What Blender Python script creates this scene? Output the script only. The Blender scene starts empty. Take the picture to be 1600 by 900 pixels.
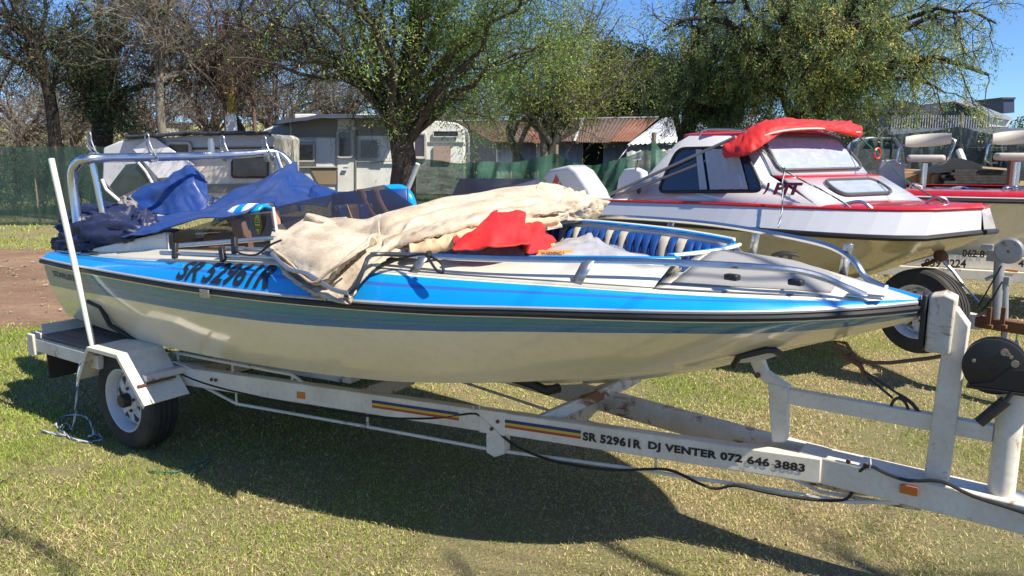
import bpy, bmesh, math, random
import numpy as np
from mathutils import Vector, Matrix, noise
R = math.radians
rnd = random.Random(7)
sc = bpy.context.scene
COL = sc.collection

# ---------------------------------------------------------------- camera, sky, sun, exposure
F = 1200.0; CH = 1.65; HZ = 240.0
TH = math.atan((450 - HZ) / F)
cam = bpy.data.cameras.new('camera'); camo = bpy.data.objects.new('camera', cam); COL.objects.link(camo)
camo.location = (0, 0, CH); camo.rotation_euler = (math.pi / 2 - TH, 0, 0)
cam.sensor_width = 36; cam.lens = 36 * F / 1600; cam.clip_end = 2000; cam.clip_start = 0.05
sc.camera = camo
SUN = Vector((0.66, -0.45, 1.0)).normalized()
elev = math.asin(SUN.z); azim = math.atan2(SUN.x, SUN.y)
w = bpy.data.worlds.new('World'); sc.world = w; w.use_nodes = True
nt = w.node_tree; bg = nt.nodes['Background']
sky = nt.nodes.new('ShaderNodeTexSky'); sky.sky_type = 'NISHITA'; sky.sun_disc = False
sky.sun_elevation = elev; sky.sun_rotation = azim; sky.altitude = 1400; sky.air_density = 1.0; sky.dust_density = 0.3; sky.ozone_density = 2.5
tint = nt.nodes.new('ShaderNodeMix'); tint.data_type = 'RGBA'; tint.blend_type = 'MULTIPLY'; tint.inputs[0].default_value = 1.0; tint.inputs[7].default_value = (.56, .78, 1.10, 1)
nt.links.new(sky.outputs[0], tint.inputs[6]); nt.links.new(tint.outputs[2], bg.inputs[0]); bg.inputs[1].default_value = 0.098
sl = bpy.data.lights.new('sun', 'SUN'); sl.energy = 5.0; sl.angle = R(0.5); sl.color = (1.0, 0.93, 0.80)
so = bpy.data.objects.new('sun', sl); COL.objects.link(so); so.location = SUN * 60
so.rotation_euler = SUN.to_track_quat('Z', 'Y').to_euler()
sc.view_settings.view_transform = 'Standard'; sc.view_settings.look = 'None'
sc.view_settings.exposure = 0.7; sc.view_settings.gamma = 1.0
sc.cycles.max_bounces = 6; sc.cycles.transparent_max_bounces = 12; sc.cycles.sample_clamp_indirect = 6

# ---------------------------------------------------------------- photo measuring helpers
def ray(x, y):
    c, s = math.cos(TH), math.sin(TH); dx = x - 800; dy = 450 - y
    return (dx, F * c + dy * s, -F * s + dy * c)
def W(x, y, Y):                       # world point seen at pixel, at distance Y
    r = ray(x, y); t = Y / r[1]; return Vector((r[0] * t, Y, CH + r[2] * t))
def G(x, y, z=0.0):                   # world point seen at pixel, at height z
    r = ray(x, y); t = (z - CH) / r[2]; return Vector((r[0] * t, r[1] * t, z))
class Frame:                          # local frame: +x towards the bow, +y to the far side, v = -y = towards the camera
    def __init__(s, ox, oy, ang):
        s.o = (ox, oy); s.a = ang
        s.d = (math.cos(ang), -math.sin(ang)); s.n = (-math.sin(ang), -math.cos(ang))
    def loc(s, p):
        X, Y = p[0] - s.o[0], p[1] - s.o[1]
        return Vector((X * s.d[0] + Y * s.d[1], -(X * s.n[0] + Y * s.n[1]), p[2]))
    def v(s, x, y, v):                # pixel on the plane v = const
        r = ray(x, y); rn = r[0] * s.n[0] + r[1] * s.n[1]; on = s.o[0] * s.n[0] + s.o[1] * s.n[1]
        t = (v + on) / rn; return s.loc((r[0] * t, r[1] * t, CH + r[2] * t))
    def u(s, x, y, u):
        r = ray(x, y); rn = r[0] * s.d[0] + r[1] * s.d[1]; on = s.o[0] * s.d[0] + s.o[1] * s.d[1]
        t = (u + on) / rn; return s.loc((r[0] * t, r[1] * t, CH + r[2] * t))
    def z(s, x, y, z): return s.loc(G(x, y, z))
    def pl(s, x, y, u0, v0, u1, v1):  # pixel on the vertical plane through two local points
        c = s.loc((0, 0, CH)); p = s.loc((ray(x, y)[0], ray(x, y)[1], CH + ray(x, y)[2])); r = p - c
        nx, ny = -(-v1 + v0), (u1 - u0); nx, ny = (v1 - v0), (u1 - u0)
        # plane through (u0,-v0),(u1,-v1): direction (du,-dv); normal (dv,du)
        k = nx * u0 + ny * (-v0)
        t = (k - nx * c.x - ny * c.y) / (nx * r.x + ny * r.y); return c + r * t

# ---------------------------------------------------------------- materials
MATS = {}
def new_mat(name):
    m = bpy.data.materials.new(name); m.use_nodes = True
    return m, m.node_tree, m.node_tree.nodes['Principled BSDF']
def ramp(nt, fac, stops):
    r = nt.nodes.new('ShaderNodeValToRGB'); nt.links.new(fac, r.inputs[0])
    e = r.color_ramp.elements
    while len(e) < len(stops): e.new(0.5)
    for i, (p, c) in enumerate(stops):
        e[i].position = p; e[i].color = (c[0], c[1], c[2], 1) if not isinstance(c, (int, float)) else (c, c, c, 1)
    return r.outputs[0]
def nz(nt, scale, detail=4, rough=0.6, coord='Object', stretch=None, dist=0.0):
    tc = nt.nodes.new('ShaderNodeTexCoord'); n = nt.nodes.new('ShaderNodeTexNoise')
    n.inputs['Scale'].default_value = scale; n.inputs['Detail'].default_value = detail; n.inputs['Roughness'].default_value = rough
    n.inputs['Distortion'].default_value = dist
    out = tc.outputs[coord]
    if stretch:
        mp = nt.nodes.new('ShaderNodeMapping'); mp.inputs['Scale'].default_value = stretch
        nt.links.new(out, mp.inputs[0]); out = mp.outputs[0]
    nt.links.new(out, n.inputs['Vector']); return n.outputs[0]
def mix(nt, fac, a, b, mode='MIX'):
    m = nt.nodes.new('ShaderNodeMix'); m.data_type = 'RGBA'; m.blend_type = mode
    for k, s in ((0, fac), (6, a), (7, b)):
        if hasattr(s, 'is_linked'): nt.links.new(s, m.inputs[k])
        else: m.inputs[k].default_value = s if k == 0 else (s[0], s[1], s[2], 1)
    return m.outputs[2]
def bump(nt, b, h, strength, dist=0.01):
    n = nt.nodes.new('ShaderNodeBump'); n.inputs['Strength'].default_value = strength; n.inputs['Distance'].default_value = dist
    nt.links.new(h, n.inputs['Height']); nt.links.new(n.outputs[0], b.inputs['Normal'])
def M(name, col=(.5, .5, .5), rough=.5, metal=0.0, dirt=0.25, dcol=None, dscale=3, coat=0.0, bmp=0.0, bscale=30,
      stretch=None, rust=0.0, spec=None, trans=0.0, alpha=1.0):
    if name in MATS: return MATS[name]
    m, t, b = new_mat(name)
    dcol = dcol or tuple(c * .45 + .04 for c in col)
    c = mix(t, ramp(t, nz(t, dscale, 6, .65, stretch=stretch), [(.42, 0.0), (.78, dirt)]), col, dcol)
    c = mix(t, ramp(t, nz(t, dscale * 14, 3, .6), [(.5, 0.0), (.8, dirt * .6)]), c, dcol)
    if rust > 0:
        k = ramp(t, nz(t, 5.3, 8, .72, dist=.4), [(.66 - rust * .16, 0.0), (.72 - rust * .14, 1.0)])
        c = mix(t, k, c, mix(t, nz(t, 40, 3), (.13, .05, .02), (.27, .12, .05)))
    t.links.new(c, b.inputs['Base Color'])
    b.inputs['Roughness'].default_value = rough; b.inputs['Metallic'].default_value = metal
    rr = ramp(t, nz(t, dscale * 2.2, 5, .6), [(.3, max(rough - .08, .02)), (.8, min(rough + .16, 1))]); t.links.new(rr, b.inputs['Roughness'])
    b.inputs['Coat Weight'].default_value = coat; b.inputs['Coat Roughness'].default_value = .06
    if spec is not None: b.inputs['Specular IOR Level'].default_value = spec
    if trans: b.inputs['Transmission Weight'].default_value = trans
    if alpha < 1: b.inputs['Alpha'].default_value = alpha
    if bmp: bump(t, b, nz(t, bscale, 5, .6), bmp)
    MATS[name] = m; return m
def glass(name, col, alpha, rough=.05):
    if name in MATS: return MATS[name]
    m, t, b = new_mat(name); b.inputs['Base Color'].default_value = (*col, 1); b.inputs['Roughness'].default_value = rough
    b.inputs['Specular IOR Level'].default_value = .9; b.inputs['Coat Weight'].default_value = .6
    tr = t.nodes.new('ShaderNodeBsdfTransparent'); tr.inputs[0].default_value = (*[min(1, c * 1.0 + .62) for c in col], 1)
    mx = t.nodes.new('ShaderNodeMixShader')
    k = ramp(t, nz(t, 6, 5, .6), [(.3, alpha - .06), (.8, min(1, alpha + .08))])
    t.links.new(k, mx.inputs[0]); t.links.new(tr.outputs[0], mx.inputs[1]); t.links.new(b.outputs[0], mx.inputs[2])
    t.links.new(mx.outputs[0], t.nodes['Material Output'].inputs[0]); MATS[name] = m; return m
def leafmat(name, rough=.55, transl=.35):
    m, t, b = new_mat(name)
    a = t.nodes.new('ShaderNodeAttribute'); a.attribute_name = 'tint'
    t.links.new(a.outputs[0], b.inputs['Base Color']); b.inputs['Roughness'].default_value = rough
    tl = t.nodes.new('ShaderNodeBsdfTranslucent'); t.links.new(a.outputs[0], tl.inputs[0])
    mx = t.nodes.new('ShaderNodeMixShader'); mx.inputs[0].default_value = transl
    t.links.new(b.outputs[0], mx.inputs[1]); t.links.new(tl.outputs[0], mx.inputs[2])
    t.links.new(mx.outputs[0], t.nodes['Material Output'].inputs[0]); MATS[name] = m; return m
LEAF = leafmat('leaf_surface')
GRASSM = leafmat('grass_surface', .7, .25)
def bark(name, c1, c2):
    if name in MATS: return MATS[name]
    m, t, b = new_mat(name)
    c = mix(t, ramp(t, nz(t, 9, 6, .7, stretch=(1, 1, .25)), [(.35, 0.0), (.65, 1.0)]), c1, c2)
    t.links.new(c, b.inputs['Base Color']); b.inputs['Roughness'].default_value = .95
    bump(t, b, nz(t, 22, 6, .7, stretch=(1, 1, .2)), .9, .03); MATS[name] = m; return m

# ---------------------------------------------------------------- mesh builder
class MB:
    def __init__(s): s.v = []; s.f = []; s.m = []
    def add(s, vs, fs, mi=0):
        b = len(s.v); s.v += [tuple(p) for p in vs]
        for f in fs: s.f.append(tuple(i + b for i in f)); s.m.append(mi)
        return b
    def box(s, c, sz, rot=None, mi=0):
        x, y, z = sz[0] / 2, sz[1] / 2, sz[2] / 2
        P = [Vector(p) for p in ((-x, -y, -z), (x, -y, -z), (x, y, -z), (-x, y, -z), (-x, -y, z), (x, -y, z), (x, y, z), (-x, y, z))]
        if rot is not None:
            if not isinstance(rot, Matrix): rot = Matrix.Rotation(rot, 3, 'Z')
            P = [rot @ p for p in P]
        s.add([p + Vector(c) for p in P], [(0, 3, 2, 1), (4, 5, 6, 7), (0, 1, 5, 4), (1, 2, 6, 5), (2, 3, 7, 6), (3, 0, 4, 7)], mi); return s
    def beam(s, a, b, w_, h, mi=0, up=(0, 0, 1)):      # rectangular bar from a to b
        a = Vector(a); b = Vector(b); d = (b - a).normalized(); sd = d.cross(Vector(up)).normalized(); uu = sd.cross(d)
        o = [sd * (w_ / 2) * i + uu * (h / 2) * j for i, j in ((-1, -1), (1, -1), (1, 1), (-1, 1))]
        s.add([a + q for q in o] + [b + q for q in o], [(0, 1, 2, 3), (7, 6, 5, 4), (0, 4, 5, 1), (1, 5, 6, 2), (2, 6, 7, 3), (3, 7, 4, 0)], mi); return s
    def prism(s, poly, off, mi=0, mi2=None):            # polygon extruded by vector
        n = len(poly); off = Vector(off); P = [Vector(p) for p in poly]
        b = s.add(P + [p + off for p in P], [tuple(range(n))[::-1], tuple(range(n, 2 * n))], mi)
        for i in range(n):
            j = (i + 1) % n; s.f.append((b + i, b + j, b + n + j, b + n + i)); s.m.append(mi if mi2 is None else mi2)
        return s
    def tube(s, pts, r, n=8, mi=0, closed=False, sm=0):
        P = [Vector(p) for p in pts]
        if sm: P = smooth_path(P, sm, closed)
        N = len(P); rr = r if hasattr(r, '__len__') else [r] * N
        if hasattr(r, '__len__') and len(rr) != N: rr = list(np.interp(np.linspace(0, 1, N), np.linspace(0, 1, len(r)), r))
        T = []
        for i in range(N):
            a = P[(i - 1) % N] if (i > 0 or closed) else P[i]; b = P[(i + 1) % N] if (i < N - 1 or closed) else P[i]
            T.append((b - a).normalized() if (b - a).length > 1e-9 else Vector((0, 0, 1)))
        ref = T[0].orthogonal().normalized(); base = len(s.v)
        for i in range(N):
            ref = (ref - T[i] * ref.dot(T[i])); ref = ref.normalized() if ref.length > 1e-6 else T[i].orthogonal().normalized()
            bi = T[i].cross(ref)
            for k in range(n):
                an = 2 * math.pi * k / n; s.v.append(tuple(P[i] + (ref * math.cos(an) + bi * math.sin(an)) * rr[i]))
        for i in range(N if closed else N - 1):
            i2 = (i + 1) % N
            for k in range(n):
                k2 = (k + 1) % n; s.f.append((base + i * n + k, base + i * n + k2, base + i2 * n + k2, base + i2 * n + k)); s.m.append(mi)
        if not closed:
            s.f.append(tuple(base + k for k in range(n))[::-1]); s.m.append(mi)
            s.f.append(tuple(base + (N - 1) * n + k for k in range(n))); s.m.append(mi)
        return s
    def cyl(s, a, b, r, n=16, mi=0, r2=None): return s.tube([a, b], [r, r2 if r2 is not None else r], n, mi)
    def lathe(s, prof, c, axis, n=32, mi=0):            # prof: (radius, along axis), open profile
        ax = Vector(axis).normalized(); e = ax.orthogonal().normalized(); g = ax.cross(e); c = Vector(c); base = len(s.v)
        for r, h in prof:
            for k in range(n):
                an = 2 * math.pi * k / n; s.v.append(tuple(c + ax * h + (e * math.cos(an) + g * math.sin(an)) * r))
        for i in range(len(prof) - 1):
            for k in range(n):
                k2 = (k + 1) % n; s.f.append((base + i * n + k, base + i * n + k2, base + (i + 1) * n + k2, base + (i + 1) * n + k)); s.m.append(mi)
        return s
    def grid(s, rows, mi=0, closed=False):              # rows of equal length
        n = len(rows[0]); b = len(s.v)
        for r in rows: s.v += [tuple(p) for p in r]
        for i in range(len(rows) - 1):
            for k in range(n if closed else n - 1):
                k2 = (k + 1) % n
                s.f.append((b + i * n + k, b + i * n + k2, b + (i + 1) * n + k2, b + (i + 1) * n + k)); s.m.append(mi if not callable(mi) else mi(i, k))
        return s
    def build(s, name, mats, parent=None, smooth=35, bevel=0.0, solid=0.0, sub=0, fixn=True, seg=2):
        me = bpy.data.meshes.new(name); me.from_pydata(s.v, [], s.f)
        if not isinstance(mats, (list, tuple)): mats = [mats]
        for m in mats: me.materials.append(m)
        if len(mats) > 1: me.polygons.foreach_set('material_index', s.m)
        me.update()
        if fixn:
            bm = bmesh.new(); bm.from_mesh(me); bmesh.ops.remove_doubles(bm, verts=bm.verts, dist=1e-5)
            bmesh.ops.recalc_face_normals(bm, faces=bm.faces); bm.to_mesh(me); bm.free()
        if smooth is not None:
            me.shade_smooth()
            if smooth < 180: me.set_sharp_from_angle(angle=R(smooth))
        o = bpy.data.objects.new(name, me); COL.objects.link(o)
        if parent is not None: o.parent = parent
        if solid: k = o.modifiers.new('solid', 'SOLIDIFY'); k.thickness = solid; k.offset = 0
        if bevel: k = o.modifiers.new('bevel', 'BEVEL'); k.width = bevel; k.segments = seg; k.limit_method = 'ANGLE'; k.angle_limit = R(40)
        if sub: k = o.modifiers.new('sub', 'SUBSURF'); k.levels = sub; k.render_levels = sub
        return o
def smooth_path(P, k, closed=False):
    out = []; N = len(P)
    for i in range(N if closed else N - 1):
        p0 = P[(i - 1) % N] if (i > 0 or closed) else P[0]; p1 = P[i]; p2 = P[(i + 1) % N]; p3 = P[(i + 2) % N] if (i + 2 < N or closed) else P[-1]
        for j in range(k):
            t = j / k; out.append(.5 * ((2 * p1) + (p2 - p0) * t + (2 * p0 - 5 * p1 + 4 * p2 - p3) * t * t + (3 * p1 - p0 - 3 * p2 + p3) * t ** 3))
    if not closed: out.append(P[-1].copy())
    return out
def interp(xs, ys):
    h = [xs[i + 1] - xs[i] for i in range(len(xs) - 1)]; dl = [(ys[i + 1] - ys[i]) / h[i] for i in range(len(h))]
    m = [dl[0]] + [0 if dl[i - 1] * dl[i] <= 0 else 2 * dl[i - 1] * dl[i] / (dl[i - 1] + dl[i]) for i in range(1, len(dl))] + [dl[-1]]
    def f(x):
        x = min(max(x, xs[0]), xs[-1]); i = max(j for j in range(len(h)) if xs[j] <= x or j == 0)
        t = (x - xs[i]) / h[i]
        return (ys[i] * (2 * t ** 3 - 3 * t * t + 1) + h[i] * m[i] * (t ** 3 - 2 * t * t + t) + ys[i + 1] * (3 * t * t - 2 * t ** 3) + h[i] * m[i + 1] * (t ** 3 - t * t))
    return f
def tag(o, label=None, cat=None, group=None, kind=None):
    if label: o['label'] = label
    if cat: o['category'] = cat
    if group: o['group'] = group
    if kind: o['kind'] = kind
    return o
def thing(name, label, cat, loc=(0, 0, 0), rz=0, group=None):
    o = bpy.data.objects.new(name, None); COL.objects.link(o); o.location = loc; o.rotation_euler = (0, 0, rz)
    o.empty_display_size = .2
    return tag(o, label, cat, group)
def text_mesh(s, size=1.0, bold=.02, shear=0.0, spacing=1.0, dense=False):
    cu = bpy.data.curves.new('t', 'FONT'); cu.body = s; cu.size = size; cu.offset = bold; cu.shear = shear; cu.space_character = spacing; cu.resolution_u = 3
    o = bpy.data.objects.new('t', cu); COL.objects.link(o); bpy.context.view_layer.update()
    me = bpy.data.meshes.new_from_object(o.evaluated_get(bpy.context.evaluated_depsgraph_get()))
    vs = [v.co.copy() for v in me.vertices]; fs = [tuple(p.vertices) for p in me.polygons]
    COL.objects.unlink(o); bpy.data.objects.remove(o); bpy.data.meshes.remove(me)
    if dense:
        bm = bmesh.new(); bv = [bm.verts.new(v) for v in vs]
        for f_ in fs:
            try: bm.faces.new([bv[i] for i in f_])
            except ValueError: pass
        for it in range(5):
            ed = [e for e in bm.edges if e.calc_length() > .16]
            if not ed: break
            bmesh.ops.subdivide_edges(bm, edges=ed, cuts=1); bmesh.ops.triangulate(bm, faces=[f_ for f_ in bm.faces if len(f_.verts) > 3])
        bm.verts.index_update(); vs = [v.co.copy() for v in bm.verts]; fs = [tuple(v.index for v in f_.verts) for f_ in bm.faces]; bm.free()
    x0 = min(v.x for v in vs); x1 = max(v.x for v in vs); y0 = min(v.y for v in vs); y1 = max(v.y for v in vs)
    return [((v.x - x0) / (x1 - x0), (v.y - y0) / (y1 - y0)) for v in vs], fs
def put_text(s, name, mat, parent, fn, bold=.02, shear=0.0, spacing=1.0, dense=False):    # fn maps (0..1, 0..1) to a point
    uv, fs = text_mesh(s, 1.0, bold, shear, spacing, dense); mb = MB(); mb.add([fn(a, b) for a, b in uv], fs)
    return mb.build(name, mat, parent, smooth=None, fixn=False)
def plane_fn(o, ex, ey): o, ex, ey = Vector(o), Vector(ex), Vector(ey); return lambda a, b: o + ex * a + ey * b
def crumple(P, amp, sc_, seed=0.0, folds=None):
    q = Vector(P) * sc_ + Vector((seed, seed * 1.7, -seed)); n1 = noise.noise(q); n2 = noise.noise(q * 2.3 + Vector((5, 1, 3)))
    r = (1 - abs(n1) * 2.2) * .55 + n2 * .35 + (1 - abs(noise.noise(q * 4.1)) * 2) * .18
    return r * amp

# ---------------------------------------------------------------- common materials
GEL = M('cream_gelcoat', (.71, .665, .56), .22, dirt=.3, dcol=(.42, .36, .26), coat=.7, dscale=2.2)
HULLC = M('cream_hull_gelcoat', (.82, .72, .51), .16, dirt=.4, dcol=(.50, .40, .22), coat=.9, dscale=1.8, stretch=(.6, 1, 2.2))
BLUE = M('bright_blue_paint', (.002, .29, .74), .25, dirt=.12, dcol=(.02, .16, .42), coat=.6)
BLUED = M('dark_blue_stripe', (.01, .09, .42), .3, dirt=.15, coat=.5)
BLUEH = M('shade_tinted_blue_stripe', (.02, .15, .36), .22, dirt=.4, dcol=(.06, .17, .2), coat=.8, dscale=5)  # deck blue dulled; the shade on the hull side is in the colour
BLUEH2 = M('shade_tinted_blue_band', (.045, .22, .26), .22, dirt=.5, dcol=(.08, .2, .19), coat=.8, dscale=4)  # deck blue turned teal; lawn reflection and hull shade are painted in
BLACKR = M('black_rubber', (.012, .012, .013), .5, dirt=.3, dcol=(.05, .045, .04))
CHROME = M('polished_tube', (.62, .62, .62), .24, 1.0, dirt=.2, dcol=(.35, .33, .3))
ALU = M('anodised_tube', (.42, .43, .45), .3, .8, dirt=.3)
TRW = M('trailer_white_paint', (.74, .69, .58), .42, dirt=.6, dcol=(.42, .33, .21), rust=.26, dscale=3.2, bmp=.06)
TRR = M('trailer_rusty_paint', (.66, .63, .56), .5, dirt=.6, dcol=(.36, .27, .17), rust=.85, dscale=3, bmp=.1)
RUST = M('rusty_steel', (.17, .075, .035), .85, dirt=.6, dcol=(.06, .03, .02), bmp=.3)
TYRE = M('tyre_rubber', (.022, .021, .02), .8, dirt=.5, dcol=(.08, .065, .045), dscale=6, bmp=.15)
WOOD = M('weathered_board', (.22, .165, .12), .85, dirt=.5, dcol=(.1, .07, .05), stretch=(1, 12, 1), bmp=.3)
CANVAS = M('dirty_cream_canvas', (.58, .49, .37), .85, dirt=.95, dcol=(.27, .19, .12), dscale=5, bmp=.5, bscale=14)
TARP = M('blue_vinyl_cover', (.012, .045, .20), .42, dirt=.7, dcol=(.07, .09, .17), dscale=4, bmp=.25, bscale=7)
TARPD = M('navy_cover', (.012, .02, .07), .5, dirt=.5, dcol=(.06, .055, .06), dscale=6, bmp=.5, bscale=22)
SILV = M('silver_vinyl', (.50, .50, .50), .32, .15, dirt=.35, dcol=(.3, .28, .25), dscale=3, bmp=.2, bscale=8)
REDC = M('red_nylon', (.62, .02, .018), .6, dirt=.25, dcol=(.35, .012, .012), bmp=.4, bscale=16)
REDG = M('red_gelcoat', (.52, .012, .02), .25, dirt=.2, coat=.5)
WHITEG = M('white_gelcoat', (.60, .60, .62), .2, dirt=.2, dcol=(.5, .48, .44), coat=.6)
TANH = M('tan_hull', (.70, .61, .41), .2, dirt=.4, dcol=(.3, .24, .13), coat=.8, dscale=1.4)
DARKG = glass('smoked_perspex', (.03, .028, .035), .42, .08)
SEATB = M('blue_vinyl_seat', (.005, .055, .24), .4, dirt=.3, bmp=.15)
SEATW = M('white_vinyl_seat', (.46, .42, .35), .5, dirt=.4)
TAN = M('tan_vinyl', (.27, .145, .09), .5, dirt=.3)
CABLE = M('black_cable', (.012, .011, .01), .5, dirt=.4, dcol=(.06, .045, .03))
TEXTB = M('black_lettering', (.012, .012, .016), .4, dirt=.2)
PVC = M('white_pvc_pole', (.66, .66, .55), .4, dirt=.3)
GREYNS = M('grey_nonskid', (.30, .295, .29), .9, dirt=.3, bmp=.5, bscale=220)
ORANGE = M('orange_reflector', (.62, .16, .015), .25, dirt=.2, coat=.8)

# ================================================================ MAIN BOAT
A1 = R(34.3)
_w = G(205, 703); _n = (-math.sin(A1), -math.cos(A1))
FM = Frame(_w.x - .88 * _n[0], _w.y - .88 * _n[1], A1)
boat = thing('speedboat', 'blue and cream open speedboat lettered on its side, nearest boat on the lawn', 'boat', (FM.o[0], FM.o[1], 0), -A1)
US = [-.95, -.5, 0, .54, 1.1, 1.74, 2.2, 2.54, 3.0, 3.37, 3.64, 3.78]
gv = interp(US, [.82, .86, .88, .89, .89, .86, .81, .745, .625, .445, .225, .05])
gz = interp(US, [1.0, 1.0, 1.0, 1.0, 1.01, 1.03, 1.05, 1.07, 1.09, 1.10, 1.11, 1.115])
cv = interp(US, [.68, .70, .72, .73, .72, .68, .60, .50, .34, .17, .05, .012])
cz = interp(US, [.62, .60, .59, .60, .62, .655, .70, .75, .83, .93, 1.01, 1.065])
kz = interp(US, [.40, .38, .38, .39, .42, .48, .54, .61, .745, .895, 1.0, 1.06])
sv = interp(US, [.73, .76, .79, .80, .80, .77, .72, .655, .54, .365, .155, .012])
sz = interp(US, [1.05, 1.06, 1.08, 1.11, 1.14, 1.165, 1.165, 1.165, 1.16, 1.15, 1.137, 1.128])
def hull_pt(u, t, s):          # side: t=0 under the rubbing strake .. 1 at the chine
    v0, z0, v1, z1 = gv(u) - .008, gz(u) - .016, cv(u), cz(u)
    bul = .03 * math.sin(math.pi * t) * min(1, cv(u) * 3)
    return Vector((u - .04 * t * (1 if u < -.9 else 0), -s * (v0 + (v1 - v0) * t ** 1.15 + bul * .5), z0 + (z1 - z0) * t))
def deckside(u, t, s):         # t=0 at strake, 1 at shoulder
    v0, z0, v1, z1 = gv(u), gz(u) + .012, sv(u), sz(u)
    b = .012 * math.sin(math.pi * t)
    return Vector((u, -s * (v0 + (v1 - v0) * t + b * .6), z0 + (z1 - z0) * t + b))
NU = 60
uu = [US[0] + (US[-1] - US[0]) * i / NU for i in range(NU + 1)]
BAND = [0, .05, .20, .33, .40, .50]
mb = MB()
for s in (1, -1):
    ts = [0, .03, .09, .14, .17, .21, .30, .31, .5, .7, .86, 1.0]
    cols = [0, 2, 2, 1, 2, 1, 1, 0, 0, 0, 0]
    k = interp([-.95, 0, 1.1, 2.5, 3.0, 3.4, 3.78], [1.3, 1.0, .95, .72, .76, 1.3, 2.0])
    rows = [[hull_pt(u, (t * k(u) if t < .32 else .32 * k(u) + (t - .32) / .68 * (1 - .32 * k(u))), s) for t in ts] for u in uu]
    mb.grid(rows, mi=lambda i, q: cols[q])
    # chine flat, strakes and bottom
    rows = []
    for u in uu:
        c_ = Vector((u, -s * cv(u), cz(u))); kp = Vector((u, 0, kz(u))); row = [c_]
        wd = min(1, cv(u) * 4)
        q = c_ + Vector((0, s * .05 * wd, -.004)); row.append(q)
        for tt, dz in ((.3, 0), (.33, -.016), (.36, .004), (.62, 0), (.65, -.016), (.68, .004), (1, 0)):
            p = q.lerp(kp, tt); p.z += dz * wd - (.02 * math.sin(math.pi * tt) * -1 * wd); row.append(p)
        rows.append(row)
    mb.grid(rows, mi=0)
# transom
u0 = US[0]
tr = [hull_pt(u0, t, 1) for t in (0, .5, 1)] + [Vector((u0, 0, kz(u0)))] + [hull_pt(u0, t, -1) for t in (1, .5, 0)]
mb.add(tr, [tuple(range(len(tr)))], 0)
hull = mb.build('hull', [HULLC, BLUEH, BLUEH2], boat, smooth=28)
# rubbing strake
mb = MB()
for s in (1, -1):
    mb.tube([Vector((u, -s * (gv(u) + .006), gz(u) - .004)) for u in uu], .0135, 8, 0)
mb.build('rubbing_strake', BLACKR, boat)
mb = MB()
for s in (1, -1):
    mb.tube([Vector((u, -s * (gv(u) + .012), gz(u) + .017)) for u in uu], .0075, 6, 0)
mb.build('strake_insert', M('pale_strake_insert', (.5, .5, .52), .3, .3), boat)
# lower lip below the strake
mb = MB()
mb.tube([Vector((u, -(gv(u) - .004), gz(u) - .020)) for u in uu], .0045, 6)
mb.build('hull_flange', GEL, boat)
mb = MB(); p = Vector((.86, -gv(.86) - .031, gz(.86) - .012)); mb.box(p, (.07, .008, .04)); mb.build('strake_joiner', ALU, boat, bevel=.002)
# deck sides with painted bands
mb = MB()
for s in (1, -1):
    ts = [0, .06, .3, .42, .44, .56, .58, .93, 1.0]; cols = [3, 0, 1, 1, 2, 0, 0, 3]
    ts = [0, .07, .22, .42, .48, .60, .64, .92, 1.0]; cols = [4, 0, 0, 2, 1, 2, 0, 3]
    rows = [[deckside(u, t, s) for t in ts] for u in uu]
    mb.grid(rows, mi=lambda i, q: cols[q])
STRP = M('violet_blue_stripe', (.03, .15, .52), .28, dirt=.15, coat=.5)
mb.build('deck_side', [BLUE, STRP, BLUE, GEL, M('pale_blue_edge', (.35, .45, .6), .3, coat=.5)], boat, smooth=40)
# deck top and coaming
UC0, UC1 = -.45, 2.98
cov = interp([-.45, 0, 1.1, 1.74, 2.2, 2.6, 2.9, 2.98], [.62, .66, .66, .60, .53, .44, .36, .33])
_cz = interp([-.95, 0, 1.0, 2.0, 2.98, 3.3, 3.55, 3.78], [.02, .05, .06, .075, .092, .080, .042, .002])
_ca = interp([-.95, 0, 1.0, 2.0, 2.6, 3.0, 3.1, 3.8], [.0, .01, .03, .045, .028, .006, 0, 0])
def coz(u, s=0): return sz(u) + _cz(u) + (_ca(u) if s < 0 else -_ca(u) * .75 if s > 0 else 0)
_cn = interp([-.45, 0, 1.1, 1.74, 2.2, 2.6, 2.9, 2.98], [.62, .65, .63, .56, .48, .40, .34, .31])
def covs(u, s): return _cn(u) if s > 0 else cov(u)
mb = MB()
for s in (1, -1):
    rows = []
    for u in [UC0 + (UC1 - UC0) * i / 40 for i in range(41)]:
        a = Vector((u, -s * sv(u), sz(u))); b = Vector((u, -s * covs(u, s), coz(u, s)))
        rows.append([a, a.lerp(b, .3) + Vector((0, 0, .006)), a.lerp(b, .75) + Vector((0, 0, .008)), b + Vector((0, 0, 0)), b + Vector((0, s * .02, -.012)), b + Vector((0, s * .03, -.08))])
    mb.grid(rows, mi=0)
# foredeck
rows = []
for i in range(25):
    u = UC1 + (US[-1] - UC1) * i / 24; row = []
    for j in range(-10, 11):
        q = j / 10; zc = coz(u); c_ = 1 - abs(q) ** 1.15
        row.append(Vector((u, q * sv(u), sz(u) + (zc - sz(u)) * min(1, c_ * 1.05))))
    rows.append(row)
mb.grid(rows, 0)
rows = []
for i in range(6):
    u = US[0] + (UC0 - US[0]) * i / 5; rows.append([Vector((u, j / 6 * sv(u), sz(u) + .03 * (1 - (j / 6) ** 2))) for j in range(-6, 7)])
mb.grid(rows, 0)
mb.build('deck', GEL, boat, smooth=30, solid=.006)
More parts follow.
